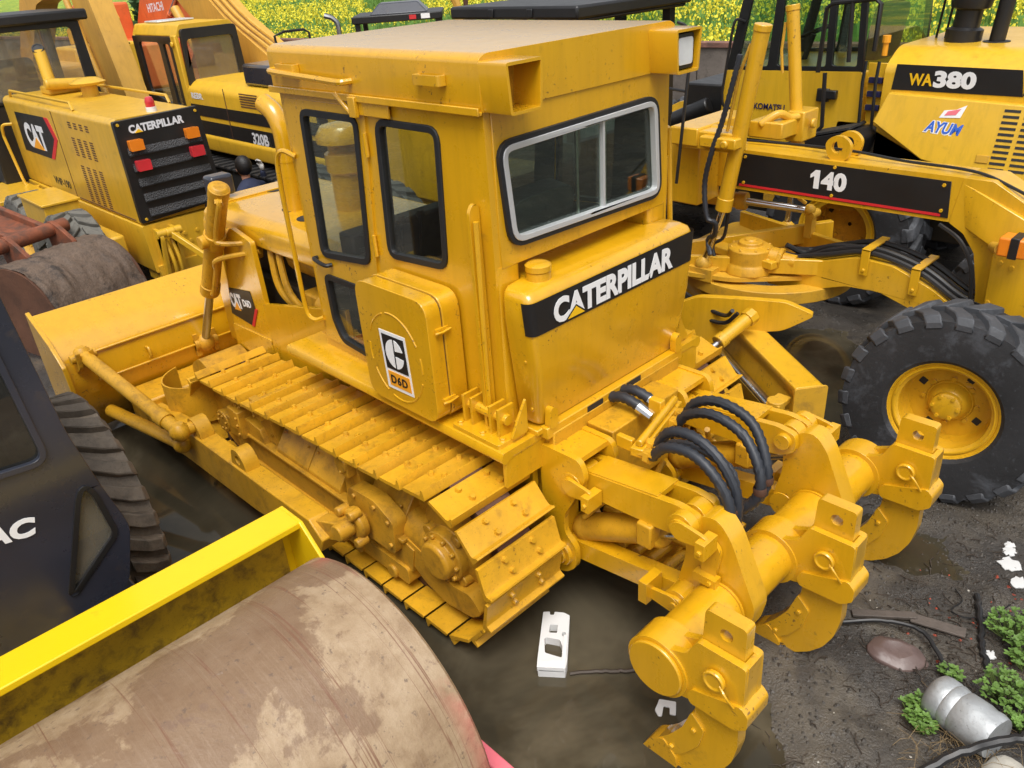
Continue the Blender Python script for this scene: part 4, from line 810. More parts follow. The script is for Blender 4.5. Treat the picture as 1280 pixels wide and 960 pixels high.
# side bracket under the circle and small tilt cylinder
m = MB(); m.prism(fillet([(-.62, -.28), (-.55, .0), (-.35, .10), (.0, .12), (.30, .13), (.52, .05), (.30, -.10), (-.05, -.17), (-.2, -.28)], .05, 3), (-1.28, -1.98, .86), (-.94, -.34, 0), (0, 0, 1), -.03, .03); m.build('blade_bracket', 'grader', G, .01)
a, b = Vector((-1.40, -1.88, .90)), Vector((-1.28, -1.36, .70))
m = MB(); d = (b-a).normalized(); m.cyl(a, a+d*.34, .05); m.cyl(a-d*.02, a+d*.05, .065, n=8); m.cyl(a+d*.28, a+d*.35, .058); cy = m.build('tilt_cylinder', 'grader', G, .005)
m = MB(); m.cyl(a+d*.3, b, .025); m.build('rod', 'chrome', cy)
m = MB(); m.ball(b, .06, 6); m.build('rod_eye', 'grader_dirty', cy)
for k in range(2):
    m = MB(); m.tube(spline([(-1.30, -1.78-.08*k, .95-.05*k), (-1.20, -1.85, .86-.06*k), (-1.0, -1.9, .86-.08*k), (-.7, -2.0, .9)], 6), .016, 7); m.build('hydraulic_hose', 'cable', G)
# moldboard
P0, d = Vector((-2.10, -1.42, 0)), Vector((.805, -.593, 0)); nb = Vector((.593, .805, 0))
m = MB(); mp = fillet([(.09, .70), (.09, .74), (-.10, .74), (-.14, .70), (-.02, .62), (.06, .45), (.04, .22), (-.10, .02), (-.07, .02), (.075, .2), (.095, .45), (.06, .62)], .015, 2)
m.rings([[P0+d*t+nb*u+Vector((0, 0, z)) for u, z in mp] for t in (0, 2.6)]); mo = m.build('moldboard', 'grader', G, .006)
m = MB(); m.prism(fillet([(-.13, .74), (-.13, .02), (.02, .02), (.10, .25), (.10, .74)], .02), P0-d*.012, nb, (0, 0, 1), -.008, .008); m.build('end_bit', 'grader_dirty', mo, .004)
m = MB(); m.cyl(P0+d*.05+nb*.20+Vector((0, 0, .56)), P0+d*1.5+nb*.20+Vector((0, 0, .56)), .038); m.build('slide_rod', 'chrome', mo)
m = MB(); m.cyl(P0+d*.2+nb*.30+Vector((0, 0, .38)), P0+d*1.3+nb*.30+Vector((0, 0, .38)), .045); m.ball(P0+d*1.1+nb*.27+Vector((0, 0, .5)), .08, 6); m.build('sideshift_tube', 'grader_dirty', mo)
m = MB(); q = P0+d*.03+nb*.20; m.cyl(q+Vector((0, 0, .485)), q+Vector((0, 0, .655)), .06, n=12); m.box(q.x-.05, q.x+.05, q.y-.12, q.y+.05, .5, .54); m.box(q.x-.05, q.x+.05, q.y-.12, q.y+.05, .6, .64); m.build('rod_clevis', 'grader_dirty', mo, .006)
# axle, wheels, cab, tail
m = MB(); m.beam((-2.82, -2.0, .66), (-2.82, -3.5, .66), .20, .22); m.box(-2.95, -2.70, -2.95, -2.45, .55, .9); m.build('front_axle', 'grader_dirty', G, .02)
make_wheel(G, (-2.80, -1.965, .63), 1, .65, .42, .315, 'tyre', 'grader', 22, .19, lean=rad(3), steer=rad(5))
make_wheel(G, (-2.80, -3.55, .63), -1, .65, .42, .315, 'tyre', 'grader', 22, .13, lean=rad(3), steer=rad(5))
for x in (2.9, 4.35):
    for y, fc in ((-1.75, 1), (-3.7, -1)): make_wheel(G, (x, y, .66), fc, .675, .42, .335, 'tyre', 'grader', 22, .13)
m = MB(); m.box(1.7, 4.9, -3.15, -2.3, 1.0, 1.95); m.box(.7, 1.8, -3.2, -2.2, .8, 1.5); m.build('engine_hood', 'grader', G, .04)
m = MB(); m.box(.42, 1.70, -3.42, -2.02, 1.30, 1.95); cb = m.build('cab_body', 'black', G, .02)
m = MB(); m.box(.30, 1.78, -3.50, -1.96, 2.885, 2.985); m.box(.32, .8, -3.45, -2.0, 2.86, 2.9); m.build('cab_roof', 'black', cb, .03)
for x in (.46, 1.0, 1.64):
    for y in (-2.06, -3.38):
        m = MB(); m.box(x-.04, x+.04, y-.04, y+.04, 1.94, 2.89); m.build('cab_post', 'black', cb)
for y in (-2.05, -3.39):
    m = MB(); m.box(.50, 1.60, y-.004, y+.004, 1.95, 2.88); m.build('pane', 'glass_green', cb)
for x in (.8, 1.25):
    m = MB(); m.box(x-.03, x+.03, -1.962, -1.945, 2.90, 2.965); m.build('roof_bolt_plate', 'black', cb, .006)
m = MB(); m.tube(spline([(-.52, -2.1, 2.86), (-.66, -2.0, 2.84), (-.72, -1.98, 2.74)], 5)[:-1]+[(-.72, -1.98, 2.74), (-.62, -2.0, 1.75)], .012, 6); m.tube([(-.69, -1.985, 2.42), (-.5, -2.05, 2.42)], .01, 6); m.build('mirror_frame', 'black', G)
m = MB(); m.cyl((-2.72, YN+.10, 1.52), (-2.80, YN+.26, 1.56), .032); lm = m.build('marker_lamp_stalk', 'grader_dirty', G)
m = MB(); m.box(-2.95, -2.79, YN+.16, YN+.30, 1.53, 1.65); m.build('marker_lamp', 'amber', lm, .012)
m = MB(); m.box(-2.905, -2.855, YN+.155, YN+.306, 1.525, 1.656); m.build('lamp_band', 'black', lm, .004)

# ================================================================== WHEEL LOADER "WA380" (faces +x), behind the grader
L_ = thing('wheel_loader', (-.6, -5.7, 0), 'yellow wheel loader lettered WA380 with black steps, behind the 140 grader', 'wheel loader')
make_wheel(L_, (-.84, -4.66, .74), 1, .76, .54, .37, 'tyre', 'grader', 20, .26, hub=False, lug_h=.05, dmat='oily_shade', barrel=.78)  # darker disc colour paints in the shade of the deep dish
for c, f_ in (((2.3, -4.66, .74), 1), ((-1.0, -6.8, .74), -1), ((2.3, -6.8, .74), -1)): make_wheel(L_, c, f_, .76, .54, .36, 'tyre', 'grader_dirty', 20, .12, lug_h=.05)
m = MB(); m.px(fillet([(-4.62, 1.3), (-4.62, 2.26, .06), (-4.86, 2.41, .1), (-6.55, 2.41, .1), (-6.78, 2.26, .06), (-6.78, 1.3)], .03, 4), -1.02, -3.6); hd = m.build('hood', 'kom', L_, .01)
m = MB(); m.py([(-1.10, 2.07), (-1.12, 2.285), (-2.12, 2.275), (-2.16, 2.07)], -4.622, -4.617); dc = m.build('decal_band', 'decal', hd)
text('lettering', 'WA', 'yellowdecal', dc, (-1.24, -4.616, 2.115), (-1, 0, 0), (0, 0, 1), .10, .20, .03)
text('lettering', '380', 'white', dc, (-1.45, -4.616, 2.105), (-1, 0, 0), (0, 0, 1), .14, .34, .05)
# flared side cover
m = MB(); sc2 = [(-1.10, 2.05), (-2.72, 2.0), (-2.70, 1.42), (-2.22, 1.42), (-1.52, 1.53), (-1.02, 1.80)]
def fl(x, z): return -4.60+(2.05-z)*.28
m.add([(x, fl(x, z)+.03, z) for x, z in sc2]+[(x, fl(x, z)-.05, z) for x, z in sc2], [tuple(range(6)), tuple(range(11, 5, -1))]+[(k, (k+1) % 6, (k+1) % 6+6, k+6) for k in range(6)])
cv = m.build('side_cover', 'kom', L_, .012)
nrm = Vector((0, 1, .28)).normalized(); upv = Vector((0, -.28, 1)).normalized()
def onc(x, z, e=.031): return Vector((x, fl(x, z)+e, z))
m = MB()
for c_ in range(4):
    for r_ in range(11):
        x = -2.07-.155*c_; z = 1.96-.045*r_
        m.add([onc(x+a, z+b, .0315+e) for e in (-.001, .002) for a, b in ((0, 0), (-.12, 0), (-.12, .02), (0, .02))], [(0, 1, 2, 3), (7, 6, 5, 4), (0, 4, 5, 1), (1, 5, 6, 2), (2, 6, 7, 3), (3, 7, 4, 0)])
m.build('cooling_slots', 'dark', cv)
m = MB(); m.add([onc(-1.96+a, 1.56+b, .031+e) for e in (0, .008) for a, b in ((0, 0), (-.10, 0), (-.10, .06), (0, .06))], [(0, 1, 2, 3), (7, 6, 5, 4), (0, 4, 5, 1), (1, 5, 6, 2), (2, 6, 7, 3), (3, 7, 4, 0)]); m.build('latch', 'grader_dirty', cv, .004)
text('lettering', 'AYUM', 'white', cv, onc(-1.475, 1.755, .032), (-1, 0, -.06), upv, .11, .33, .09, .3)
text('lettering', 'AYUM', 'bluedecal', cv, onc(-1.485, 1.765, .035), (-1, 0, -.06), upv, .095, .31, .03, .3)
m = MB(); m.add([onc(-1.58+a, 1.88+b, .032+e) for e in (0, .002) for a, b in ((0, 0), (-.17, .01), (-.20, .11), (-.12, .07), (-.03, .06))], [tuple(range(5)), tuple(range(9, 4, -1))]+[(k, (k+1) % 5, (k+1) % 5+5, k+5) for k in range(5)]); m.build('flame_mark', 'white', cv)
m = MB(); m.add([onc(-1.62+a, 1.90+b, .0345+e) for e in (0, .002) for a, b in ((0, 0), (-.09, .01), (-.12, .06), (-.02, .035))], [tuple(range(4)), tuple(range(7, 3, -1))]+[(k, (k+1) % 4, (k+1) % 4+4, k+4) for k in range(4)]); m.build('flame_mark', 'pink', cv)
m = MB()
for r_ in range(5): m.box(-2.16, -2.6, -4.622, -4.616, 2.08+.042*r_, 2.10+.042*r_)
m.build('cooling_slots', 'dark', hd)
m = MB(); m.py([(-.95, 1.4), (-.95, 1.75), (-1.5, 1.5), (-2.6, 1.38), (-3.2, 1.3), (-3.2, .7), (-2.2, .9), (-1.9, 1.3), (-1.4, 1.45)], -4.62, -4.9); m.box(-3.4, 2.4, -6.3, -5.1, .6, 1.4); m.build('chassis', 'inner', L_, .02)
m = MB(); m.py(fillet([(-.62, .9), (-.62, 1.75), (-1.02, 1.75), (-1.05, 1.3), (-.9, .9)], .03), -4.66, -4.9); m.py([(.1, .8), (.1, 1.6), (-.6, 1.6), (-.6, .8)], -4.70, -4.9); m.build('fender_panel', 'grader_dirty', L_, .01)
# cab
m = MB(); m.py(fillet([(.68, 1.50), (.62, 2.16), (-.80, 2.20), (-.86, 1.50)], .03), -4.66, -6.2); cb = m.build('cab_body', 'kom', L_, .02)
for yf, yb in ((-4.66, -4.70), (-6.16, -6.2)):
    m = MB(); fo = [(.62, 2.16), (.40, 3.2), (-.74, 3.2), (-.80, 2.20)]
    h1 = fillet([(.50, 2.20), (.32, 3.12), (.10, 3.12), (.16, 2.21)][::-1], .03); h2 = fillet([(.06, 2.22), (.02, 3.12), (-.40, 3.12), (-.44, 2.23)][::-1], .03); h3 = fillet([(-.50, 2.24), (-.48, 3.12), (-.68, 3.12), (-.74, 2.24)][::-1], .03)
    m.py(fo, yf, yb, [h1, h2, h3]); fr_ = m.build('cab_frame', 'black', cb, .006)
    for h_ in (h1, h2, h3): m = MB(); m.py(h_, yf-.012, yf-.018); m.build('pane', 'glass_green', fr_)
m = MB(); m.hexa([(.58, -4.72, 2.17), (.58, -6.14, 2.17), (.60, -6.14, 2.17), (.60, -4.72, 2.17), (.37, -4.72, 3.18), (.37, -6.14, 3.18), (.39, -6.14, 3.18), (.39, -4.72, 3.18)]); m.build('windscreen', 'glass_green', cb)
m = MB(); m.box(-.79, -.78, -4.72, -6.14, 2.2, 3.18); m.build('rear_window', 'glass_green', cb)
m = MB(); m.box(-.95, .55, -6.25, -4.6, 3.2, 3.34); m.build('cab_roof', 'kom', cb, .05)
m = MB(); m.tube([(.22, -5.5, 2.1), (.12, -5.5, 2.42)], .03); m.lathe([(.17, -.012), (.185, 0), (.17, .012)], (.10, -5.5, 2.45), (.4, 0, 1), 24, cap=False); m.build('steering_wheel', 'dark', cb)
m = MB(); m.prism(rrect(-.26, .26, 0, .6, .1), (-.5, -5.7, 2.1), (0, 1, 0), (-.15, 0, 1), -.07, .07); m.box(-.5, .0, -5.96, -5.44, 2.0, 2.14); m.build('operator_seat', 'seat', cb, .03)
text('lettering', 'KOMATSU', 'navy', cb, (.27, -4.655, 1.80), (-1, 0, 0), (0, 0, 1), .06, .34, .025)
m = MB(); m.box(-.40, -.52, -4.62, -4.66, 1.92, 2.04); m.box(-.48, -.60, -4.6, -4.66, 1.95, 2.03); m.build('door_handle', 'black', cb, .01)
m = MB(); m.tube(spline([(.44, -4.66, 2.62), (.50, -4.58, 2.64), (.53, -4.57, 2.5)], 4)[:-1]+[(.53, -4.57, 2.5), (.60, -4.57, 1.95)]+spline([(.60, -4.57, 1.95), (.58, -4.58, 1.82), (.52, -4.66, 1.78)], 4)[1:], .014, 6); m.build('grab_rail', 'black', cb)
# steps and rails
m = MB(); m.py(fillet([(-.24, 1.38), (-.28, 1.58), (-.95, 1.75), (-1.03, 1.68), (-1.0, 1.52), (-.6, 1.36)], .03), -4.30, -4.75); stp = m.build('step_platform', 'black', L_, .01)
m = MB(); m.prism(rrect(0, .6, 0, .4, .02), (-.32, -4.74, 1.60), (-.96, 0, .25), (0, 1, 0), 0, -.02); m.build('step_tread', 'rubber', stp)
m = MB(); m.py([(-.88, 1.75), (-.84, 2.28), (-1.02, 2.28), (-1.02, 1.72)], -4.68, -4.70)
for z in (1.86, 1.98, 2.10): m.box(-.86, -1.0, -4.665, -4.68, z, z+.055)
m.build('ladder', 'kom', L_, .004)
for z in (1.87, 1.99, 2.11):
    m = MB(); m.box(-.875, -1.0, -4.64, -4.67, z, z+.05); m.build('ladder_rung', 'navy', L_, .004)
for x in (-.86, -.98):
    m = MB(); m.tube([(x, -4.60, 1.72), (x+.02, -4.60, 2.12), (x+.02, -4.62, 2.30)], .016, 6); m.build('hand_rail', 'black', L_)
m = MB(); m.tube([(-.44, -4.52, 2.2), (-.47, -4.50, 2.75), (-.52, -4.5, 2.79), (-.90, -4.50, 2.82), (-.95, -4.5, 2.78), (-.94, -4.52, 2.40)], .022, 8); m.tube([(-.70, -4.5, 2.8), (-.72, -4.52, 2.3)], .02, 8); m.tube([(-.40, -4.50, 1.55), (-.55, -4.5, 1.72), (-.52, -4.5, 2.2)], .02, 8); m.build('hand_rail', 'black', L_)
# stacks on the hood
m = MB(); m.lathe([(.15, -.02), (.15, .10), (.11, .12), (.11, .26), (.16, .28), (.17, .34), (.17, .40), (.14, .42), (.15, .8), (.2, .82), (.2, .9)], (-1.42, -5.25, 2.41), (-.06, 0, 1), 22); m.build('air_cleaner', 'black', L_)
m = MB(); m.cyl((-1.70, -5.25, 2.40), (-1.76, -5.25, 3.3), .065); m.build('exhaust_stack', 'black', L_)
m = MB(); m.cyl((-1.70, -5.25, 2.408), (-1.70, -5.25, 2.416), .11, n=20); m.build('stack_hole', 'dark', L_)
for x in (-1.12, -1.2, -1.28):
    m = MB(); m.cyl((x, -5.45, 2.41), (x-.06, -5.45, 3.2), .012, n=6); m.build('guard_rod', 'black', L_)
m = MB(); m.cyl((-.93, -4.78, 2.33), (-.93, -4.78, 2.46), .025, n=10); m.cyl((-.93, -4.78, 2.44), (-.93, -4.78, 2.50), .036, n=10); m.build('filler_cap', 'orangedecal', L_)
# loader front end
m = MB(); m.box(.85, 1.35, -6.4, -5.0, 1.25, 1.95); m.cyl((.95, -4.9, 1.75), (1.4, -4.8, 1.55), .09); m.build('tower', 'black', L_, .02)
m = MB(); m.py(fillet([(.9, 1.5), (1.4, 1.75), (2.6, 1.2), (4.2, .5), (4.2, .2), (2.6, .8), (1.0, 1.2)], .06), -5.05, -5.2); m.py(fillet([(.9, 1.5), (1.4, 1.75), (2.6, 1.2), (4.2, .5), (4.2, .2), (2.6, .8), (1.0, 1.2)], .06), -6.3, -6.2); m.box(1.2, 1.9, -5.0, -4.75, 1.28, 1.40); m.build('lift_arm', 'kom', L_, .02)

# ================================================================== MOTOR GRADER "VHP-190" (rear towards us), upper left
H = thing('motor_grader', (7.0, -.43, 0), 'older yellow motor grader lettered VHP-190 with black rear grille and black cab', 'motor grader', 'motor graders')
YS = .03
m = MB(); m.px(fillet([(YS, .98), (YS, 2.06, .03), (-.02, 2.10), (-.85, 2.10), (-.90, 2.06, .03), (-.90, .98)], .02), 5.04, 8.95); hd = m.build('hood', 'vhp', H, .012)
m = MB(); m.px(fillet([(YS, .42), (YS+.02, .97), (-.92, .97), (-.90, .42)], .02), 4.98, 9.2); m.px([(.0, .3), (.0, .5), (-.86, .5), (-.86, .3)], 4.94, 5.3); m.build('rear_frame', 'vhp', H, .015)
gp = [(YS+.01, 1.0), (-.96, 1.06), (-.90, 2.105), (YS+.01, 2.085)]
m = MB(); m.px(fillet(gp, .02), 4.97, 5.035); gr = m.build('grille_frame', 'black', hd, .012)
MAT['mesh'] = paint('perforated_mesh', (.065, .066, .07), .45, .3, 0, bmp=0); _n = MAT['mesh'].node_tree; _v = _n.nodes.new('ShaderNodeTexVoronoi'); _v.inputs['Scale'].default_value = 85; _t = _n.nodes.new('ShaderNodeTexCoord'); _n.links.new(_t.outputs['Object'], _v.inputs['Vector']); bump(_n, _n.nodes['Principled BSDF'], _v.outputs['Distance'], .9, .02)
for k in range(5):
    z1 = 1.86-.165*k; z0 = z1-.135
    m = MB(); m.prism([(0, 0), (.83, .012), (.83, .137), (0, .125)], (4.957, -.03-.012*k, z0), (0, -1, 0), (.16, 0, 1), .0, -.012); m.build('grille_slat', 'mesh', gr)
    m = MB(); m.prism([(0, 0), (.83, .012), (.83, .022), (0, .010)], (4.945, -.03-.012*k, z0-.012), (0, -1, 0), (0, 0, 1), .0, -.02); m.build('slat_lip', 'black', gr)
# perforated mesh on the slats (fine holes read as grain)
text('lettering', 'CATERPILLAR', 'offwhite', gr, (4.967, -.10, 1.945), (0, -1, .02), (0, 0, 1), .085, .61, .045)
m = MB(); m.px([(-.155, 1.945), (-.245, 1.945), (-.20, 1.982)], 4.968, 4.960); m.build('triangle_mark', 'yellowdecal', gr)
for y, z, mt in ((-.12, 1.83, 'amber'), (-.75, 1.845, 'amber'), (-.14, 1.615, 'redlens'), (-.76, 1.645, 'redlens')):
    m = MB(); m.px(rrect(y-.075, y+.075, z-.055, z+.055, .012), 4.90, 4.965); m.build('tail_lamp', mt, gr, .012)
m = MB(); 
for q in ((.0, 2.05), (-.86, 2.06), (-.02, 1.04), (-.92, 1.10)): m.bolt((4.97, q[0], q[1]), (-1, 0, 0), .018)
m.build('grille_bolt', 'vhp', gr)
# side decal
m = MB(); m.py([(8.62, 1.42), (8.55, 1.93), (7.35, 1.95), (7.18, 1.70), (7.55, 1.42)], YS, YS+.004); dc = m.build('decal', 'decal', hd)
m = MB(); m.py([(7.35, 1.95), (7.18, 1.70), (7.55, 1.42), (7.43, 1.42), (7.06, 1.70), (7.20, 1.95)], YS, YS+.0045); m.build('red_stripe', 'reddecal', dc)
text('lettering', 'CAT', 'offwhite', dc, (8.35, YS+.004, 1.50), (-1, 0, 0), (0, 0, 1), .32, .80, .05)
m = MB(); m.py([(8.15, 1.50), (7.72, 1.50), (7.93, 1.65)], YS+.004, YS+.009); m.build('triangle_mark', 'orangedecal', dc)
text('lettering', 'VHP-190', 'decal', hd, (7.75, YS+.001, 1.08), (-1, 0, 0), (0, 0, 1), .10, .62, .02)
for (xa, xb, za, zb, nc, nr) in ((6.50, 5.75, 1.90, 1.985, 8, 2), (6.52, 5.74, 1.58, 1.83, 8, 5), (6.5, 5.72, .98+.05, 1.50, 8, 1)):
    for c_ in range(4):
        m = MB(); cwid = (xa-xb)/4
        for r_ in range(int((zb-za)/.028)): m.box(xa-cwid*c_-.02, xa-cwid*(c_+.62), YS, YS+.003, za+.028*r_, za+.028*r_+.015)
        m.build('louvre_column', 'rusty', hd)
m = MB(); m.box(6.9, 5.15, YS, YS+.006, 1.005, 1.015); m.box(7.0, 6.99, YS, YS+.005, 1.0, 2.05); m.build('panel_seam', 'rusty', hd)
# on the hood
m = MB(); m.tube([(8.30, -.45, 1.95), (8.45, -.48, 2.55), (8.47, -.482, 2.63)], .075, 14); ex = m.build('exhaust_pipe', 'kom', H)
m = MB(); m.lathe([(.078, -.04), (.074, .012), (.06, .012), (.058, .004), (.01, .004)], (8.455, -.472, 2.655), (-.62, .3, .72), 18); m.build('pipe_mouth', 'dark', ex)
m = MB(); m.lathe([(.10, 0), (.10, .14), (.13, .15), (.20, .15), (.22, .18), (.12, .23), (.02, .24)], (7.4, -.62, 2.09), (0, 0, 1), 14); m.build('precleaner', 'vhp', H)
m = MB(); m.box(8.1, 8.5, -.75, -.35, 2.1, 2.2); m.cyl((8.05, -.8, 2.2), (8.05, -.3, 2.25), .07); m.build('muffler', 'vhp', H, .02)
m = MB(); m.lathe([(.055, 0), (.055, .05), (.05, .05)], (5.17, -.47, 2.10), (0, 0, 1), 14); bc = m.build('beacon_base', 'offwhite', H)
m = MB(); m.lathe([(.05, .05), (.05, .09), (.052, .1), (.035, .15), (.01, .155)], (5.17, -.47, 2.10), (0, 0, 1), 14); m.build('beacon_lens', 'redlens', bc)
for y, x0, x1 in ((-.02, 6.3, 8.7), (-.86, 5.6, 8.6)):
    m = MB(); m.tube([(x0, y, 2.10), (x0+.05, y, 2.18), (x1-.05, y, 2.18), (x1, y, 2.10)], .018, 6); m.build('hood_rail', 'vhp', H)
m = MB(); m.tube(spline([(8.8, .05, 1.75), (8.85, .16, 1.74), (8.9, .18, 1.6)], 4)[:-1]+[(8.9, .18, 1.6), (8.7, .18, 1.05)]+spline([(8.7, .18, 1.05), (8.65, .16, .95), (8.5, .05, .93)], 4)[1:], .02, 6); m.build('grab_rail', 'vhp', H)
# cab
m = MB(); m.box(8.95, 10.5, -1.28, .34, .95, 2.0); cb = m.build('cab_body', 'black', H, .02)
wr = rrect(-1.12, .20, 2.02, 2.86, .08)
m = MB(); m.px([(-1.28, 1.95), (.34, 1.95), (.34, 3.0), (-1.24, 3.0)], 8.95, 9.0, [wr]); cf = m.build('cab_frame', 'black', cb, .01)
m = MB(); m.px(wr, 8.97, 8.98); m.build('pane', 'glass_dust', cf)
m = MB(); m.px(wr, 10.45, 10.46); m.build('pane', 'glass_dust', cf)
for x in (10.4,):
    for y in (-1.2, .26): m = MB(); m.box(x-.06, x+.06, y-.06, y+.06, 1.95, 3.0); m.build('cab_post', 'black', cb)
m = MB(); m.box(8.85, 10.7, -1.36, .42, 2.93, 3.07); m.build('cab_roof', 'black', cb, .03)
m = MB(); m.prism(rrect(-.3, .3, 0, .45, .1), (9.5, -.35, 2.05), (0, 1, 0), (.1, 0, 1), -.06, .06); m.build('operator_seat', 'seat', cb, .03)
# tandem, wheels, tool box, ripper linkage
for x in (5.60, 7.12):
    make_wheel(H, (x+.06, .56, .575), 1, .58, .40, .29, 'tyre_grey', 'grader_dirty', 18, .13, lug_h=.045, skew=.16); make_wheel(H, (x+1.75, -1.42, .66), -1, .665, .40, .33, 'tyre', 'grader_dirty', 18, .13, lug_h=.045, skew=.16)
m = MB(); m.box(5.3, 7.4, .15, .34, .45, .85); m.build('tandem_case', 'vhp', H, .03)
m = MB(); m.box(7.0, 9.1, -1.2, -1.02, .45, .85); m.build('tandem_case', 'vhp', H, .03)
m = MB(); m.box(5.82, 6.66, .36, .74, .98, 1.22); tb_ = m.build('tool_box', 'vhp', H, .01)
m = MB(); m.box(5.80, 6.68, .34, .76, 1.222, 1.25); m.build('box_lid', 'vhp', tb_, .006)
m = MB(); m.box(7.9, 9.2, .1, .8, .9, .96); m.build('step_plate', 'vhp', H, .01)
for y in (-.07, -.80):
    m = MB(); m.py(fillet([(5.0, .92), (4.82, .92), (4.78, .84), (4.88, .3), (5.0, .2)], .04), y-.02, y+.02); m.py(fillet([(5.0, .92), (4.82, .92), (4.78, .84), (4.88, .3), (5.0, .2)], .04), y-.20, y-.16)
    m.cyl((4.84, y+.04, .88), (4.84, y-.24, .88), .05); m.tube(spline([(4.86, y-.05, .8), (4.80, y-.06, .55), (4.86, y-.08, .3)], 5), .022, 7); m.tube(spline([(4.86, y-.12, .8), (4.80, y-.13, .55), (4.86, y-.14, .3)], 5), .022, 7); m.build('rear_lug', 'vhp', H, .008)
    m = MB(); m.beam((4.82, y-.10, .88), (4.35, y-.38, .50), .05, .07); m.cyl((4.82, y-.06, .88), (4.82, y-.15, .88), .055); m.build('linkage_rod', 'vhp', H, .008)
for y, z in ((-.4, .78), (-.55, .78), (-.3, .78), (-.45, .68), (-.6, .68), (-.35, .68)): m = MB(); m.bolt((4.98, y, z), (-1, 0, 0), .025); m.build('frame_bolt', 'vhp', H)
hose([(4.96, -.72, 1.02), (4.85, -.74, 1.10), (4.80, -.72, .98), (4.84, -.78, .80), (4.9, -.8, .6)], .022, False).build('rubber_hose', 'cable', H)

# ================================================================== EXCAVATOR "320BL"
E_ = thing('excavator', (7.3, -3.6, 0), 'yellow and black crawler excavator lettered 320BL, behind the bulldozer hood', 'excavator', 'excavators')
YE = -2.30
m = MB(); m.px(fillet([(YE+.02, 1.02), (YE+.03, 1.22), (YE, 1.26), (YE, 1.88, .05), (YE-.12, 2.0, .08), (-4.75, 2.0), (-4.9, 1.9), (-4.9, 1.02)], .03, 3), 4.6, 8.35); hs = m.build('house', 'exc', E_, .012)
m = MB(); m.box(8.345, 4.6, YE, YE+.006, 1.52, 1.68); m.build('upper_band', 'decal', hs)
m = MB(); m.box(8.30, 4.6, YE, YE+.006, 1.20, 1.455); bd = m.build('lower_band', 'decal', hs)
m = MB(); m.box(8.35, 4.6, YE+.006, YE+.009, 1.20, 1.218); m.build('red_stripe', 'reddecal', bd)
text('lettering', '320B', 'offwhite', bd, (6.60, YE+.007, 1.255), (-1, 0, 0), (0, 0, 1), .155, .44, .03)
text('lettering', 'L', 'steel', bd, (6.13, YE+.007, 1.255), (-1, 0, 0), (0, 0, 1), .13, .08, -.005)
text('lettering', 'REBR', 'offwhite', hs, (8.25, YE+.003, 1.76), (-1, 0, 0), (0, 0, 1), .085, .36, .03)
m = MB()
for k in range(6): m.box(6.75, 6.25, YE, YE+.004, 1.735+.033*k, 1.752+.033*k)
m.box(7.20, 7.19, YE, YE+.008, 1.05, 1.95); m.build('louvre', 'rusty', hs)
m = MB(); m.box(6.75, 5.3, -2.42, -3.6, 2.0, 2.28); m.build('engine_cover', 'dyn', E_, .04)
m = MB(); m.px(fillet([(YE-.1, 1.3), (YE-.1, 2.05), (-4.7, 2.05), (-4.7, 1.0), (YE-.1, 1.0)], .1), 4.3, 4.62); m.build('counterweight', 'exc', E_, .08, 3)
# cab
m = MB(); m.px(fillet([(YE-.02, 2.60), (YE-.10, 2.76), (YE-.9, 2.76), (YE-1.0, 2.60)], .03), 8.36, 9.95); cb = m.build('cab_shell', 'exc', E_, .04, 3)
dw = fillet([(9.72, 2.52), (9.72, 1.75), (8.98, 1.62), (8.98, 2.52)], .08); dw2 = fillet([(8.84, 2.50), (8.80, 1.60), (8.62, 1.60), (8.62, 2.50)], .06)
dw3 = fillet([(9.7, 1.62), (9.7, 1.35), (8.98, 1.25), (8.98, 1.5)], .05)
m = MB(); m.py(fillet([(9.93, 2.60), (9.93, 1.12), (8.50, 1.12), (8.52, 2.60)], .03), YE-.04, YE, [dw, dw2, dw3]); dr = m.build('cab_door', 'black', cb, .006)
for q in (dw, dw2, dw3): m = MB(); m.py(q, YE-.03, YE-.02); m.build('pane', 'glass', dr)
m = MB(); m.box(9.87, 9.95, YE-.06, YE-.02, 1.1, 2.62); m.build('corner_post', 'exc', cb, .02)
m = MB(); m.box(8.36, 8.52, YE-.06, YE+.005, 1.1, 2.62); m.cyl((8.45, YE+.01, 2.5), (8.45, YE+.04, 2.5), .04); m.build('corner_post', 'exc', cb, .02)
rw = rrect(YE-.88, YE-.14, 1.90, 2.56, .07)
m = MB(); m.px(fillet([(YE-1.0, 1.78), (YE-.04, 1.78), (YE-.08, 2.70), (YE-.96, 2.70)], .06), 8.30, 8.37, [rw]); rf_ = m.build('rear_window_frame', 'black', cb, .015)
m = MB(); m.px(rw, 8.33, 8.34); m.build('pane', 'glass_dust', rf_)
m = MB(); m.box(8.40, 9.95, YE-1.0, YE-.01, 1.05, 1.15); m.box(8.36, 8.40, YE-1.0, YE, 1.05, 1.80); m.box(8.4, 9.95, YE-1.0, YE-.96, 1.05, 2.6); m.build('cab_panel', 'exc', cb)
m = MB(); m.box(9.3, 9.8, YE-.8, YE-.2, 2.765, 2.79); m.build('roof_hatch', 'alu', cb, .01)
m = MB(); m.tube([(9.98, YE+.1, 1.3), (10.02, YE+.12, 2.45), (9.95, YE+.05, 2.5)], .014, 6); m.box(9.98, 10.06, YE+.06, YE+.16, 2.4, 2.5); m.build('mirror', 'black', E_)
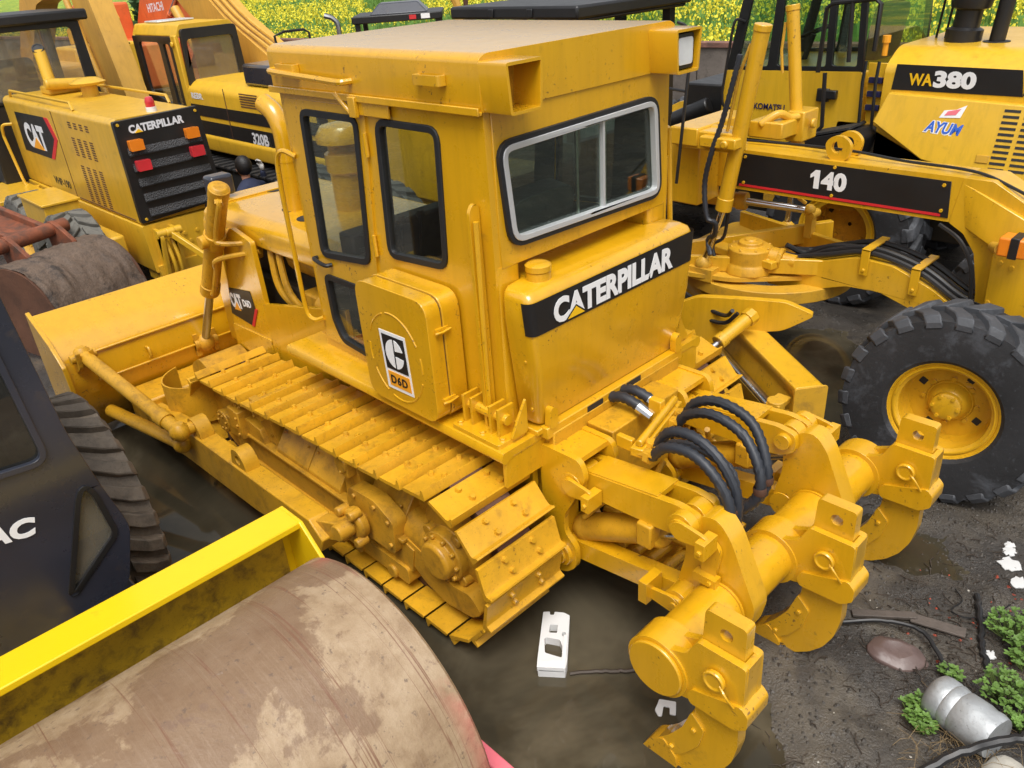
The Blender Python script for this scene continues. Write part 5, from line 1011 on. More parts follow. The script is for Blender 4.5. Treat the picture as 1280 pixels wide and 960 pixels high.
# tracks
def crawler(root, x0, x1, y0, y1, h, mat='rubber'):
    m = MB(); n = 10; pr = [(x1-h/2+h/2*math.cos(a), h/2+h/2*math.sin(a)) for a in [math.pi/2-math.pi*k/n for k in range(n+1)]]+[(x0+h/2+h/2*math.cos(a), h/2+h/2*math.sin(a)) for a in [-math.pi/2-math.pi*k/n for k in range(n+1)]]
    m.py(pr, y0, y1); c = m.build('crawler_track', mat, root, .01)
    L1 = x1-x0-h; k = int(L1/.19)
    for i in range(k+1):
        m = MB(); x = x0+h/2+L1*i/k; m.box(x-.085, x+.085, y0-.03, y1+.03, h-.005, h+.02); m.box(x-.09, x-.07, y0-.03, y1+.03, h, h+.04); m.build('track_shoe', mat, c)
crawler(E_, 5.0, 9.6, -2.62, -2.06, .90); crawler(E_, 5.0, 9.6, -5.1, -4.5, .90)
m = MB(); m.box(5.8, 8.6, -4.6, -2.6, .5, .85); m.cyl((7.2, -3.6, .8), (7.2, -3.6, 1.04), .6); m.build('car_body', 'inner', E_)
m = MB(); m.py(fillet([(7.6, 1.7), (7.8, 2.1), (9.2, 2.75), (10.9, 3.9), (11.8, 4.2), (11.8, 3.75), (9.9, 2.4), (8.2, 1.55)], .1), -3.55, -4.05); bm_ = m.build('boom', 'tan', E_, .015)
for k in range(3):
    m = MB(); m.tube(spline([(8.0, -3.60-.12*k, 2.3), (9.2, -3.60-.12*k, 2.83), (10.9, -3.60-.12*k, 4.0)], 5), .028, 6); m.build('boom_pipe', 'tan', bm_)
m = MB(); m.cyl((9.6, -3.4, 1.6), (10.6, -3.4, 2.9), .08); m.build('boom_cylinder', 'tan', E_)
m = MB(); m.tube([(6.0, -2.6, 2.28), (6.02, -2.6, 2.62), (5.98, -2.72, 2.66), (5.95, -3.0, 2.66), (5.93, -3.06, 2.62), (5.93, -3.06, 2.28)], .017, 6); m.build('rail_loop', 'black', E_)
# ================================================================== tan excavator arm standing between the VHP grader and the 320
X1 = thing('excavator', (10.3, -1.9, 0), 'tall tan-yellow excavator arm rising behind the VHP-190 cab', 'excavator', 'excavators')
m = MB(); m.py(fillet([(9.60, .75), (9.38, 1.0), (9.75, 2.2), (10.15, 3.4), (10.5, 3.9), (10.95, 3.7), (10.75, 2.9), (10.25, 1.6), (9.95, .8)], .06), -1.85, -2.20); m.build('stick', 'tan', X1, .012)
m = MB(); m.py(fillet([(10.3, 3.5), (10.9, 3.95), (13.0, 3.6), (14.5, 2.2), (14.1, 1.9), (12.6, 3.1), (10.9, 3.4)], .1), -1.84, -2.21); m.build('boom', 'tan', X1, .012)
m = MB(); m.box(14.0, 17, -3.0, -.9, 1.0, 1.95); m.build('house', 'tan', X1, .05)
crawler(X1, 13.6, 17.2, -1.4, -.8, .85); crawler(X1, 13.6, 17.2, -3.2, -2.6, .85)
m = MB(); m.py(fillet([(9.9, .9), (9.3, .95), (9.0, .5), (9.2, .05), (9.9, .05), (10.1, .45)], .1), -2.5, -1.55); m.build('bucket', 'mudcake', X1, .02)
m = MB(); m.cyl((10.9, -1.78, 3.3), (10.0, -1.78, 1.2), .05); m.build('bucket_cylinder', 'tan', X1)
# ================================================================== orange excavators further back
def orange_exc(x, y, label, textside=False):
    o = thing('excavator', (x, y, 0), label, 'excavator', 'excavators')
    m = MB(); m.box(x, x+3.0, y-2.6, y, 1.0, 2.05); m.build('house', 'orange', o, .08)
    m = MB(); m.box(x+2.2, x+3.6, y-.95, y, 1.05, 2.9); c = m.build('cab', 'orange', o, .06)
    for q in (rrect(x+2.4, x+2.85, 1.9, 2.7, .06), rrect(x+2.95, x+3.45, 1.5, 2.7, .06)):
        m = MB(); m.py(q, y+.002, y+.012); m.build('pane', 'glass_dark', c)
    crawler(o, x-.4, x+3.6, y-.55, y+.05, .85); crawler(o, x-.4, x+3.6, y-2.7, y-2.1, .85)
    m = MB(); bp = fillet([(x+2.6, 1.6), (x+2.4, 2.3), (x+1.8, 2.95), (x, 3.05), (x-.7, 2.85), (x-1.3, 2.3), (x-1.0, 2.2), (x-.3, 2.55), (x+1.4, 2.42), (x+2.0, 1.5)], .12); m.py(bp, y-1.1, y-1.5); b = m.build('boom', 'orange', o, .015)
    m = MB(); m.py(fillet([(x-1.35, 2.5), (x-1.0, 2.6), (x+.6, 1.2), (x+.4, 1.0)], .08), y-1.15, y-1.45); m.build('stick', 'orange', o, .015)
    m = MB(); m.cyl((x+1.2, y-1.05, 1.8), (x+.1, y-1.05, 2.6), .07); cy = m.build('boom_cylinder', 'orange', o)
    m = MB(); m.cyl((x+.1, y-1.05, 2.6), (x-.9, y-1.05, 3.25), .045); m.build('rod', 'chrome', cy)
    if textside: text('lettering', 'HITACHI', 'offwhite', b, (x+1.45, y-1.098, 2.62), (-1, 0, .06), (.06, 0, 1), .20, .95, .02)
orange_exc(16.6, -4.9, 'orange excavator lettered HITACHI behind the 320BL cab', True)
orange_exc(14.6, -.6+2.2, 'orange excavator half hidden behind the black VHP-190 cab')
# ================================================================== slim yellow backhoe arm
X4 = thing('backhoe', (13.6, -3.1, 0), 'slim bent yellow backhoe arm with hoses, left of the 320BL cab', 'backhoe')
m = MB(); m.py(fillet([(13.55, .6), (13.2, .75), (12.9, 2.6), (13.05, 2.95), (13.3, 2.8), (13.75, 1.0)], .05), -3.1, -3.32); st_ = m.build('stick', 'exc', X4, .01)
m = MB(); m.py(fillet([(12.95, 2.75), (13.2, 2.95), (15.4, 2.55), (15.4, 2.25), (13.2, 2.55)], .05), -3.1, -3.34); m.build('boom', 'exc', X4, .01)
m = MB(); m.box(15.0, 16.2, -4.4, -3.0, .8, 2.2); m.build('body', 'exc', X4, .05)
for dx in (0, .5):
    make_wheel(X4, (15.3+dx*1.4, -2.95, .5), 1, .5, .3, .25, 'tyre', 'exc', 14, .1, hub=False)
m = MB(); m.cyl((13.15, -3.05, 3.0), (14.8, -3.05, 2.75), .03); m.build('rod', 'chrome', X4)
for k in range(2):
    m = MB(); m.tube(spline([(13.6, -3.05, 2.65), (13.1, -3.02, 2.7-.1*k), (12.95, -3.0, 2.2), (13.05, -3.0, 1.3)], 6), .02, 6); m.build('hydraulic_hose', 'cable', X4)
# ================================================================== low black-roofed roller behind the bulldozer cab
X5 = thing('road_roller', (10.2, -7.9, 0), 'low machine with black canopy and orange lamp beyond the bulldozer roof', 'road roller')
dv = Vector((-.67, -.74, 0)); nv = Vector((-.74, .67, 0)); c0_ = Vector((10.35, -7.75, 0))
def qd(u, v, z): return c0_+dv*u+nv*v+Vector((0, 0, z))
def obx(m, u0, u1, v0, v1, z0, z1, i=0): return m.hexa([qd(u0, v0, z0), qd(u1, v0, z0), qd(u1, v1, z0), qd(u0, v1, z0), qd(u0+i, v0+i, z1), qd(u1-i, v0+i, z1), qd(u1-i, v1-i, z1), qd(u0+i, v1-i, z1)])
m = MB(); obx(m, -.80, 1.05, -1.4, .1, 2.28, 2.42); rfx = m.build('canopy', 'black', X5, .02)
m = MB(); obx(m, -.45, .75, -1.1, -.1, 2.42, 2.62, .2); m.build('roof_unit', 'dyn', rfx, .02)
m = MB(); obx(m, .38, .52, .08, .14, 2.31, 2.39); m.build('orange_lamp', 'redlens', rfx)
m = MB(); obx(m, .62, .80, .08, .13, 2.31, 2.40); m.build('number_plate', 'white', rfx)
for u in (-.7, .95):
    for v in (-1.3, 0): m = MB(); obx(m, u-.05, u+.05, v-.05, v+.05, 1.0, 2.3); m.build('canopy_post', 'black', X5)
m = MB(); obx(m, -.7, .95, -1.8, .9, .6, 1.3); m.build('body', 'exc', X5, .05)
for v in (-1.6, 1.1): m = MB(); m.cyl(qd(-.75, v, .55), qd(1.0, v, .55), .55, n=28); m.build('drum', 'steel', X5, .02)
m = MB(); m.tube(spline([qd(-1.1, .3, 1.3), qd(-1.05, .3, 2.2), qd(-1.12, .3, 2.42), qd(-1.3, .3, 2.5)], 5), .05, 8); m.build('exhaust_pipe', 'steel', X5)
m = MB(); m.tube(spline([qd(1.45, .2, 1.2), qd(1.40, .2, 2.3), qd(1.34, .2, 2.6), qd(1.2, .2, 2.82)], 5), .08, 8); m.build('yellow_pipe', 'tan', X5)
m = MB(); m.cyl(qd(1.55, 0, 1.2), qd(1.55, 0, 2.95), .05); m.build('pole', 'rusty', X5)

# ================================================================== FOREGROUND ROLLER (drum towards us), lower left
D = thing('road_roller', (-1.0, 3.0, 0), 'dark soil roller in the lower left corner with big rusty drum and lemon-yellow frame', 'road roller')
m, n, b = mk('drum_steel')
tc = n.nodes.new('ShaderNodeTexCoord'); v = tc.outputs['Object']
base = ramp(n, noi(n, v, 6.5, 10, .7, .2), [(.34, (.24, .155, .085)), (.50, (.33, .23, .135)), (.62, (.385, .28, .175)), (.74, (.30, .205, .125))])
blot = ramp(n, noi(n, v, 1.9, 13, .68, .2), [(.49, 0.0), (.525, .70)])
base = mix(n, blot, base, (.165, .092, .05))
blot2 = ramp(n, noi(n, v, 5.0, 10, .7, .2), [(.61, 0.0), (.65, .7)])
base = mix(n, blot2, base, (.18, .11, .075))
mp = n.nodes.new('ShaderNodeMapping'); mp.inputs['Scale'].default_value = (.12, 9, .12); n.links.new(v, mp.inputs[0])
ln = ramp(n, noi(n, mp.outputs[0], 1.8, 3, .6, .08), [(.570, 0.0), (.582, .9), (.594, 0.0)])
base = mix(n, ln, base, (.17, .075, .04))
mp2 = n.nodes.new('ShaderNodeMapping'); mp2.inputs['Scale'].default_value = (1.5, 45, 1.5); n.links.new(v, mp2.inputs[0])
scr = ramp(n, noi(n, mp2.outputs[0], 2.0, 5, .65), [(.52, 0.0), (.74, .16)]); base = mix(n, scr, base, (.44, .34, .24))
sp_ = ramp(n, noi(n, v, 34, 6, .65), [(.61, 0.0), (.68, .8)]); base = mix(n, sp_, base, (.13, .085, .06))
gp_ = ramp(n, noi(n, v, 3.1, 9, .65, .2), [(.66, 0.0), (.70, .75)]); base = mix(n, gp_, base, (.40, .39, .38))
pk = n.nodes.new('ShaderNodeSeparateXYZ'); n.links.new(v, pk.inputs[0])
r1 = ramp(n, pk.outputs['Y'], [(.0, 1.0), (.12, 1.0), (.25, 0.0)])
mr = n.nodes.new('ShaderNodeMapRange'); mr.inputs[1].default_value = -.98; mr.inputs[2].default_value = -1.10; n.links.new(pk.outputs['Y'], mr.inputs[0])
pf = n.nodes.new('ShaderNodeMath'); pf.operation = 'MULTIPLY'; n.links.new(mr.outputs[0], pf.inputs[0]); n.links.new(ramp(n, noi(n, v, 2.1, 6, .6), [(.50, 0.0), (.60, .8)]), pf.inputs[1])
base = mix(n, pf.outputs[0], base, (.50, .10, .09)); n.links.new(base, b.inputs['Base Color'])
rr_ = n.nodes.new('ShaderNodeMapRange'); rr_.inputs[3].default_value = .30; rr_.inputs[4].default_value = .62; n.links.new(noi(n, v, 3.5, 7, .6), rr_.inputs[0]); n.links.new(rr_.outputs[0], b.inputs['Roughness'])
bump(n, b, noi(n, v, 22, 10, .7), .30, .02); MAT['drum'] = m
DX0, DR, DY = -1.94, .655, 1.93
m = MB(); m.lathe([(DR-.05, -.001), (DR-.012, 0), (DR, .012), (DR, 2.10), (DR-.03, 2.12)], (DX0, DY, DR), (0, 1, 0), 120, cap=False); m.lathe([(.01, .06), (DR-.06, .06), (DR-.05, 0)], (DX0, DY, DR), (0, 1, 0), 60, cap=False); dm = m.build('drum', 'drum', D)
# frame
m = MB(); m.box(-1.31, -1.135, 1.86, 4.2, 1.165, 1.20); m.box(-1.165, -1.135, 1.86, 4.2, .80, 1.166); fr = m.build('frame_crossbar', 'lemon', D, .006)
m = MB(); m.box(-1.172, -1.166, 1.90, 4.15, .82, 1.16); m.build('frame_web', 'lemon_dirty', fr)
m = MB(); m.py([(-1.135, .62), (-1.135, 1.20), (-1.31, 1.20), (-1.46, 1.06), (-1.52, .80), (-1.52, .62)], 1.845, 1.865); m.build('frame_end_plate', 'lemon', fr, .004)
m = MB(); m.box(-2.75, -1.10, 1.80, 1.86, .42, .62); m.build('side_arm', 'pink', D, .01)
m = MB(); m.box(-2.75, -1.10, 4.14, 4.2, .42, .62); m.build('side_arm', 'pink', D, .01)
# dark cab
body = fillet([(2.60, 2.60), (2.515, 2.40), (2.47, 1.70), (2.42, 1.40), (2.36, 1.12), (2.44, .85), (2.64, .60), (3.9, .60), (3.9, 2.60)], .04, 3)
wA = fillet([(2.62, 2.46), (2.575, 1.60), (3.75, 1.72), (3.75, 2.46)], .07, 5)
tp = fillet([(2.69, .915), (2.435, 1.12), (2.46, 1.36), (2.485, 1.41), (2.515, 1.37)], .03, 4)
m = MB(); m.px(body, -.60, -.56, [wA, tp]); fp = m.build('front_panel', 'dyn', D, .02)
m = MB(); m.px(ring_frame(wA, -.012), -.585, -.612, [ring_frame(wA, .014)]); sl2 = m.build('window_trim', 'dyn', fp, .008)
m = MB(); m.px(wA, -.585, -.58); m.build('pane', 'glass_dark', sl2)
m = MB(); m.px(ring_frame(tp, -.018), -.595, -.608, [ring_frame(tp, .006)]); sl3 = m.build('window_trim', 'black', fp, .004)
m = MB(); m.px(tp, -.585, -.58); m.build('pane', 'glass_dust', sl3)
text('lettering', 'DYNAPAC', 'white', fp, (-.6015, 3.35, 1.41), (0, -1, -.19), (0, -.0, 1), .095, .66, .05, .25)
m = MB(); m.add([(-.58, 2.42, 1.42), (-.58, 2.37, 1.12), (-.58, 2.45, .86), (-.58, 2.64, .62), (.25, 2.66, .62), (.25, 2.62, .86), (.25, 2.60, 1.12), (.25, 2.60, 1.34)], [(0, 1, 6, 7), (1, 2, 5, 6), (2, 3, 4, 5), (0, 7, 4, 3)]); m.build('corner_panel', 'dyn', D)
m = MB(); m.box(-.56, 1.4, 3.84, 3.9, .6, 2.6); m.box(1.35, 1.4, 2.3, 3.9, .6, 2.6); m.box(-.56, 1.4, 2.4, 3.9, .6, .7); m.build('cab_side', 'dyn', D, .015)
m = MB(); m.add([(-.50, 2.52, 2.40), (-.50, 2.44, 1.40), (-.40, 2.44, 1.40), (-.40, 2.52, 2.40)]+[(-.50, 2.56, 2.40), (-.50, 2.48, 1.40), (-.40, 2.48, 1.40), (-.40, 2.56, 2.40)], [(0, 1, 2, 3), (7, 6, 5, 4), (0, 4, 5, 1), (1, 5, 6, 2), (2, 6, 7, 3), (3, 7, 4, 0)]); m.build('side_post', 'black', D, .006)
m = MB(); m.box(-.7, 1.5, 2.56, 4.0, 2.60, 2.68); m.build('cab_roof', 'dyn', D, .03)
m = MB(); m.prism(rrect(-.26, .26, 0, .55, .08), (.5, 3.1, 1.2), (0, 1, 0), (.1, 0, 1), -.06, .06); m.box(.0, .5, 2.85, 3.35, 1.05, 1.2); m.build('operator_seat', 'seat', D, .03)
make_wheel(D, (.50, 2.34, .66), -1, .67, .46, .32, 'tyre_mud', 'lemon_dirty', 26, .1, hub=False, lug_h=.045); make_wheel(D, (.62, 3.85, .70), 1, .72, .48, .34, 'tyre_mud', 'lemon_dirty', 20, .1, hub=False, lug_h=.05)
m = MB(); m.box(-1.15, 2.2, 2.7, 3.5, .45, .8); m.build('chassis', 'lemon_dirty', D, .03)

# ================================================================== muddy bucket on an orange arm, left edge
K = thing('excavator', (4.8, 1.0, 0), 'orange excavator arm with mud-caked bucket at the left, behind the bulldozer blade', 'excavator', 'excavators')
A, B = Vector((4.72, 1.52, 0)), Vector((5.10, .52, 0)); ax = (B-A).normalized(); pv = Vector((-ax.y, ax.x, 0)); pv = -pv if pv.x > 0 else pv
def bk(t, u, z): return A+ax*t+pv*u+Vector((0, 0, z))
cur = spline([(-.15, .98, 0), (.05, 1.0, 0), (.28, .95, 0), (.47, .80, 0), (.58, .58, 0), (.62, .34, 0), (.58, .12, 0), (.45, .0, 0)], 4)
Wd = (B-A).length; m = MB(); nst = 60
grid = []
for i, c in enumerate(cur):
    row = []
    for j in range(nst+1):
        t = Wd*j/nst; bmpv = .016*noise.noise((t*9, c.x*6, c.y*6))+.012*noise.noise((t*25, c.x*20, c.y*20))
        row.append(bk(t, c.x+bmpv, c.y+bmpv))
    grid.append(row)
nv_ = nst+1; vs = [p for r_ in grid for p in r_]+[bk(Wd*j/nst, c.x*.95-.03, c.y*.96-.02) for c in cur for j in range(nst+1)]
fs = [(i*nv_+j, i*nv_+j+1, (i+1)*nv_+j+1, (i+1)*nv_+j) for i in range(len(cur)-1) for j in range(nst)]; o2 = len(cur)*nv_; fs += [(o2+a, o2+d_, o2+c_, o2+b_) for a, b_, c_, d_ in fs]
m.add(vs, fs); bkt = m.build('bucket', 'mudcake', K, smooth=60)
for t in (0, Wd):
    m = MB(); q = [(c.x*.985, c.y*.985) for c in cur]+[(-.25, .1), (-.35, .6)]
    m.prism(q, A+ax*t, pv, (0, 0, 1), -.015, .015); m.build('side_plate', 'rusty', bkt)
m = MB(); m.prism([(0, 0), (.1, 0), (.1, .03), (0, .03)], A, ax, (0, 0, 1), 0, .01); 
m = MB()
for t in (.25, .75): m.prism(fillet([(-.30, .85), (-.34, 1.12), (-.26, 1.22), (-.14, 1.16), (.06, 1.0), (-.10, .9)], .05), A+ax*(Wd*t), pv, (0, 0, 1), -.025, .025)
m.cyl(bk(Wd*.1, -.25, 1.12), bk(Wd*.9, -.25, 1.12), .075); m.build('bucket_ears', 'orange_dirty', K, .008)
m = MB()
for t in (.32, .68): m.beam(bk(Wd*t, -.25, 1.12), bk(Wd*t+.05, -1.05, 1.28), .06, .13)
m.prism([(0, 0), (.45, 0), (.45, .75), (0, .75)], bk(Wd*.30, -.35, 1.10), ax, Vector((-pv.x, -pv.y, .18)).normalized(), 0, .04); m.build('link_plate', 'orange_dirty', K, .01)
m = MB(); m.beam(bk(Wd*.35, -.9, 1.22), bk(-.9, -2.2, 1.9), .22, .26); m.beam(bk(-.9, -2.2, 1.9), bk(-3.2, -3.6, 2.6), .3, .4); m.build('stick', 'orange_dirty', K, .02)
m = MB(); m.cyl(bk(-.05, -.62, 1.15), bk(-.35, -.60, 1.17), .045); m.cyl(bk(-.12, -.62, 1.15), bk(-.2, -.62, 1.16), .07); m.build('hose_coupling', 'dyn', K, .008)

# ================================================================== person crouching by the 320 excavator
PR = thing('person', (5.75, -1.72, 0), 'person with black hair and navy jacket crouching beside the 320BL excavator, back turned', 'person')
def skin_body(name, V_, E__, mat, parent, sub=2):
    me = bpy.data.meshes.new(name); off = parent.location
    me.from_pydata([(v[0]-off.x, v[1]-off.y, v[2]-off.z) for v in V_], E__, []); o = bpy.data.objects.new(name, me); COL.objects.link(o); o.parent = parent
    sk = o.modifiers.new('skin', 'SKIN'); sk.use_smooth_shade = True
    for i, v in enumerate(V_): me.skin_vertices[0].data[i].radius = (v[3], v[4] if len(v) > 4 else v[3])
    me.skin_vertices[0].data[0].use_root = True
    s_ = o.modifiers.new('sub', 'SUBSURF'); s_.levels = sub; s_.render_levels = sub; me.materials.append(MAT[mat]); return o
x0, y0 = 5.78, -1.70
Vb = [(x0, y0, .34, .15, .13), (x0+.06, y0-.02, .55, .15, .12), (x0+.12, y0-.05, .76, .17, .12), (x0+.15, y0-.06, .90, .13, .10), (x0+.18, y0-.06, .99, .055, .055),
      (x0-.0, y0+.16, .84, .065), (x0-.02, y0+.22, .60, .05), (x0+.2, y0+.20, .46, .038),
      (x0+.22, y0-.26, .84, .065), (x0+.34, y0-.40, .80, .05), (x0+.28, y0-.36, 1.02, .038),
      (x0+.10, y0+.12, .30, .10), (x0+.44, y0+.16, .42, .075), (x0+.26, y0+.16, .07, .045), (x0+.40, y0+.18, .05, .04),
      (x0+.12, y0-.14, .30, .10), (x0+.46, y0-.22, .42, .075), (x0+.28, y0-.20, .07, .045), (x0+.42, y0-.22, .05, .04)]
Eb = [(0, 1), (1, 2), (2, 3), (3, 4), (3, 5), (5, 6), (6, 7), (3, 8), (8, 9), (9, 10), (0, 11), (11, 12), (12, 13), (13, 14), (0, 15), (15, 16), (16, 17), (17, 18)]
bd_ = skin_body('body', Vb, Eb, 'jacket', PR)
hc = Vector((x0+.20, y0-.06, 1.12))
m = MB(); m.ball(hc, .108, 12, (1.0, .82, 1.15)); m.ball(hc+Vector((.10, 0, -.01)), .025, 5); m.ball(hc+Vector((0, .092, -.01)), .03, 5, (.7, .4, 1)); m.ball(hc+Vector((0, -.092, -.01)), .03, 5, (.7, .4, 1)); m.cyl(hc-Vector((.02, 0, .16)), hc-Vector((0, 0, .05)), .055); hd_ = m.build('head', 'skin', bd_)
m = MB(); m.ball(hc+Vector((-.018, 0, .025)), .122, 12, (1.0, .88, 1.08)); m.build('hair', 'hair', bd_)
gc = Vector((x0+.28, y0-.36, 1.06)); m = MB(); m.ball(gc, .05, 6, (1, .6, 1.1))
for k in range(4): m.tube([gc+Vector((-.03+.02*k, 0, .03)), gc+Vector((-.035+.02*k, .02, .08)), gc+Vector((-.02+.02*k, .05, .10-.01*abs(k-1)))], .011, 6)
m.tube([gc+Vector((.03, 0, 0)), gc+Vector((.06, .03, .04))], .012, 6); m.build('gloved_hand', 'glove', bd_)

# ================================================================== GROUND, WATER
def basin(x, y):
    """0 on dry mud, 1 in the flooded hollow"""
    d1 = max(0, 1-math.hypot((x-.6)/3.6, (y-1.6)/2.9)**2)
    d2 = max(0, 1-math.hypot((x+1.9)/1.5, (y-1.1)/1.2)**2)
    d3 = max(0, 1-math.hypot((x+2.9)/.6, (y+1.2)/.35)**2)*.22
    d4 = max(0, 1-math.hypot((x+1.0)/1.2, (y+2.6)/1.5)**2)*.6
    return max(d1, d2, d3, d4)
def ground_z(x, y):
    b = basin(x, y)
    n1 = noise.fractal((x*.7, y*.7, .3), 1.0, 2.0, 5)*.022+noise.fractal((x*2.1, y*2.1, 3.3), 1.0, 2.0, 3)*.010*(1-min(1, b*3))
    near = 1 if (-5 < x < 5 and -5 < y < 4) else .4
    n2 = noise.fractal((x*4.2, y*4.2, 7.3), .8, 2.0, 4)*.012*near
    rough = 1-min(1, b*3)
    z = .012+n1*.6+n2*(.25+.75*rough)*1.3 - min(1, b*2.2)*.055
    if y < -11 or x > 12: z = min(z, .02)
    return z
def axis(lo, hi, dl, dh, step, g=1.22):
    a = list(np.arange(dl, dh+1e-6, step)); s = step; v = dl; pre = []
    while v > lo: s *= g; v -= s; pre.append(max(v, lo))
    s = step; v = dh; post = []
    while v < hi: s *= g; v += s; post.append(min(v, hi))
    return pre[::-1]+[float(t) for t in a]+post
gx = axis(-120, 420, -4.6, 4.6, .042); gy = axis(-420, 120, -4.4, 3.6, .042)
vs = [(x, y, ground_z(x, y)) for x in gx for y in gy]; ny = len(gy)
fs = [(i*ny+j, (i+1)*ny+j, (i+1)*ny+j+1, i*ny+j+1) for i in range(len(gx)-1) for j in range(ny-1)]
me = bpy.data.meshes.new('ground'); me.from_pydata(vs, [], fs); me.polygons.foreach_set('use_smooth', [True]*len(fs))
gd = bpy.data.objects.new('ground', me); COL.objects.link(gd); gd['kind'] = 'structure'
m, n, b = mk('wet_mud'); tc = n.nodes.new('ShaderNodeTexCoord'); v = tc.outputs['Object']
c = ramp(n, noi(n, v, 1.3, 8, .62, .4), [(.30, (.026, .024, .022)), (.48, (.052, .046, .040)), (.62, (.095, .080, .062)), (.75, (.05, .045, .04))])
sm = ramp(n, noi(n, v, 40, 6, .7), [(.36, (.62,)*3), (.62, (1.12,)*3)]); c = mix(n, .8, c, sm, 'MULTIPLY')
pale = ramp(n, noi(n, v, .8, 6, .6, .6), [(.56, 0.0), (.68, .55)]); c = mix(n, pale, c, (.15, .125, .09))
n.links.new(c, b.inputs['Base Color'])
wet = n.nodes.new('ShaderNodeMapRange'); wet.inputs[1].default_value = .38; wet.inputs[2].default_value = .62; wet.inputs[3].default_value = .09; wet.inputs[4].default_value = .46
n.links.new(noi(n, v, 1.7, 6, .6, .3), wet.inputs[0]); n.links.new(wet.outputs[0], b.inputs['Roughness'])
hb = n.nodes.new('ShaderNodeMath'); hb.operation = 'ADD'; n.links.new(noi(n, v, 22, 8, .7), hb.inputs[0]); n.links.new(noi(n, v, 90, 4, .6), hb.inputs[1]); bump(n, b, hb.outputs[0], .55, .018)
gd.data.materials.append(m)
m, n, b = mk('murky_water'); tc = n.nodes.new('ShaderNodeTexCoord'); v = tc.outputs['Object']
c = ramp(n, noi(n, v, .9, 5, .6, .5), [(.35, (.030, .026, .017)), (.52, (.050, .042, .027)), (.66, (.11, .092, .06))]); n.links.new(c, b.inputs['Base Color'])
r_ = n.nodes.new('ShaderNodeMapRange'); r_.inputs[1].default_value = .45; r_.inputs[2].default_value = .72; r_.inputs[3].default_value = .015; r_.inputs[4].default_value = .09; n.links.new(noi(n, v, 1.4, 5, .6, .3), r_.inputs[0]); n.links.new(r_.outputs[0], b.inputs['Roughness'])
b.inputs['IOR'].default_value = 1.34; bump(n, b, noi(n, v, 5, 3, .5), .035, .01)
m2 = MB(); m2.add([(-4.2, -4.2, -.012), (6, -4.2, -.012), (6, 4.6, -.012), (-4.2, 4.6, -.012)], [(0, 1, 2, 3)]); pw = m2.build('puddle', m, None); pw['kind'] = 'structure'

# ================================================================== WALL AND FIELD
WL0, WL1 = Vector((-14, -14.55, 0)), Vector((75, -4.1, 0)); wd_ = (WL1-WL0).normalized(); wn = Vector((-wd_.y, wd_.x, 0))
wt = thing('boundary_wall', (20, -10.5, 0), 'weathered grey-brown boundary wall with reddish coping in front of the field', 'wall')
for k in range(18):
    a, b_ = WL0+wd_*(k*5.0), WL0+wd_*(k*5.0+4.97)
    m = MB(); m.beam(a+Vector((0, 0, .68)), b_+Vector((0, 0, .68)), .24, 1.44); m.build('wall_panel', 'concrete', wt)
    m = MB(); m.beam(a+Vector((0, 0, 1.45)), b_+Vector((0, 0, 1.45)), .32, .10); m.build('coping', 'coping', wt, .01)
rng = np.random.default_rng(3)
def field_mat(name, c1, c2):
    m, n, b = mk(name); tc = n.nodes.new('ShaderNodeTexCoord'); c = ramp(n, noi(n, tc.outputs['Object'], 2.5, 4, .6), [(.3, c1), (.7, c2)]); n.links.new(c, b.inputs['Base Color']); b.inputs['Roughness'].default_value = .7
    return m
MAT['rapeleaf'] = field_mat('rape_leaf', (.09, .20, .03), (.20, .36, .07)); MAT['rapeflower'] = field_mat('rape_flower', (.72, .60, .02), (.85, .76, .06))
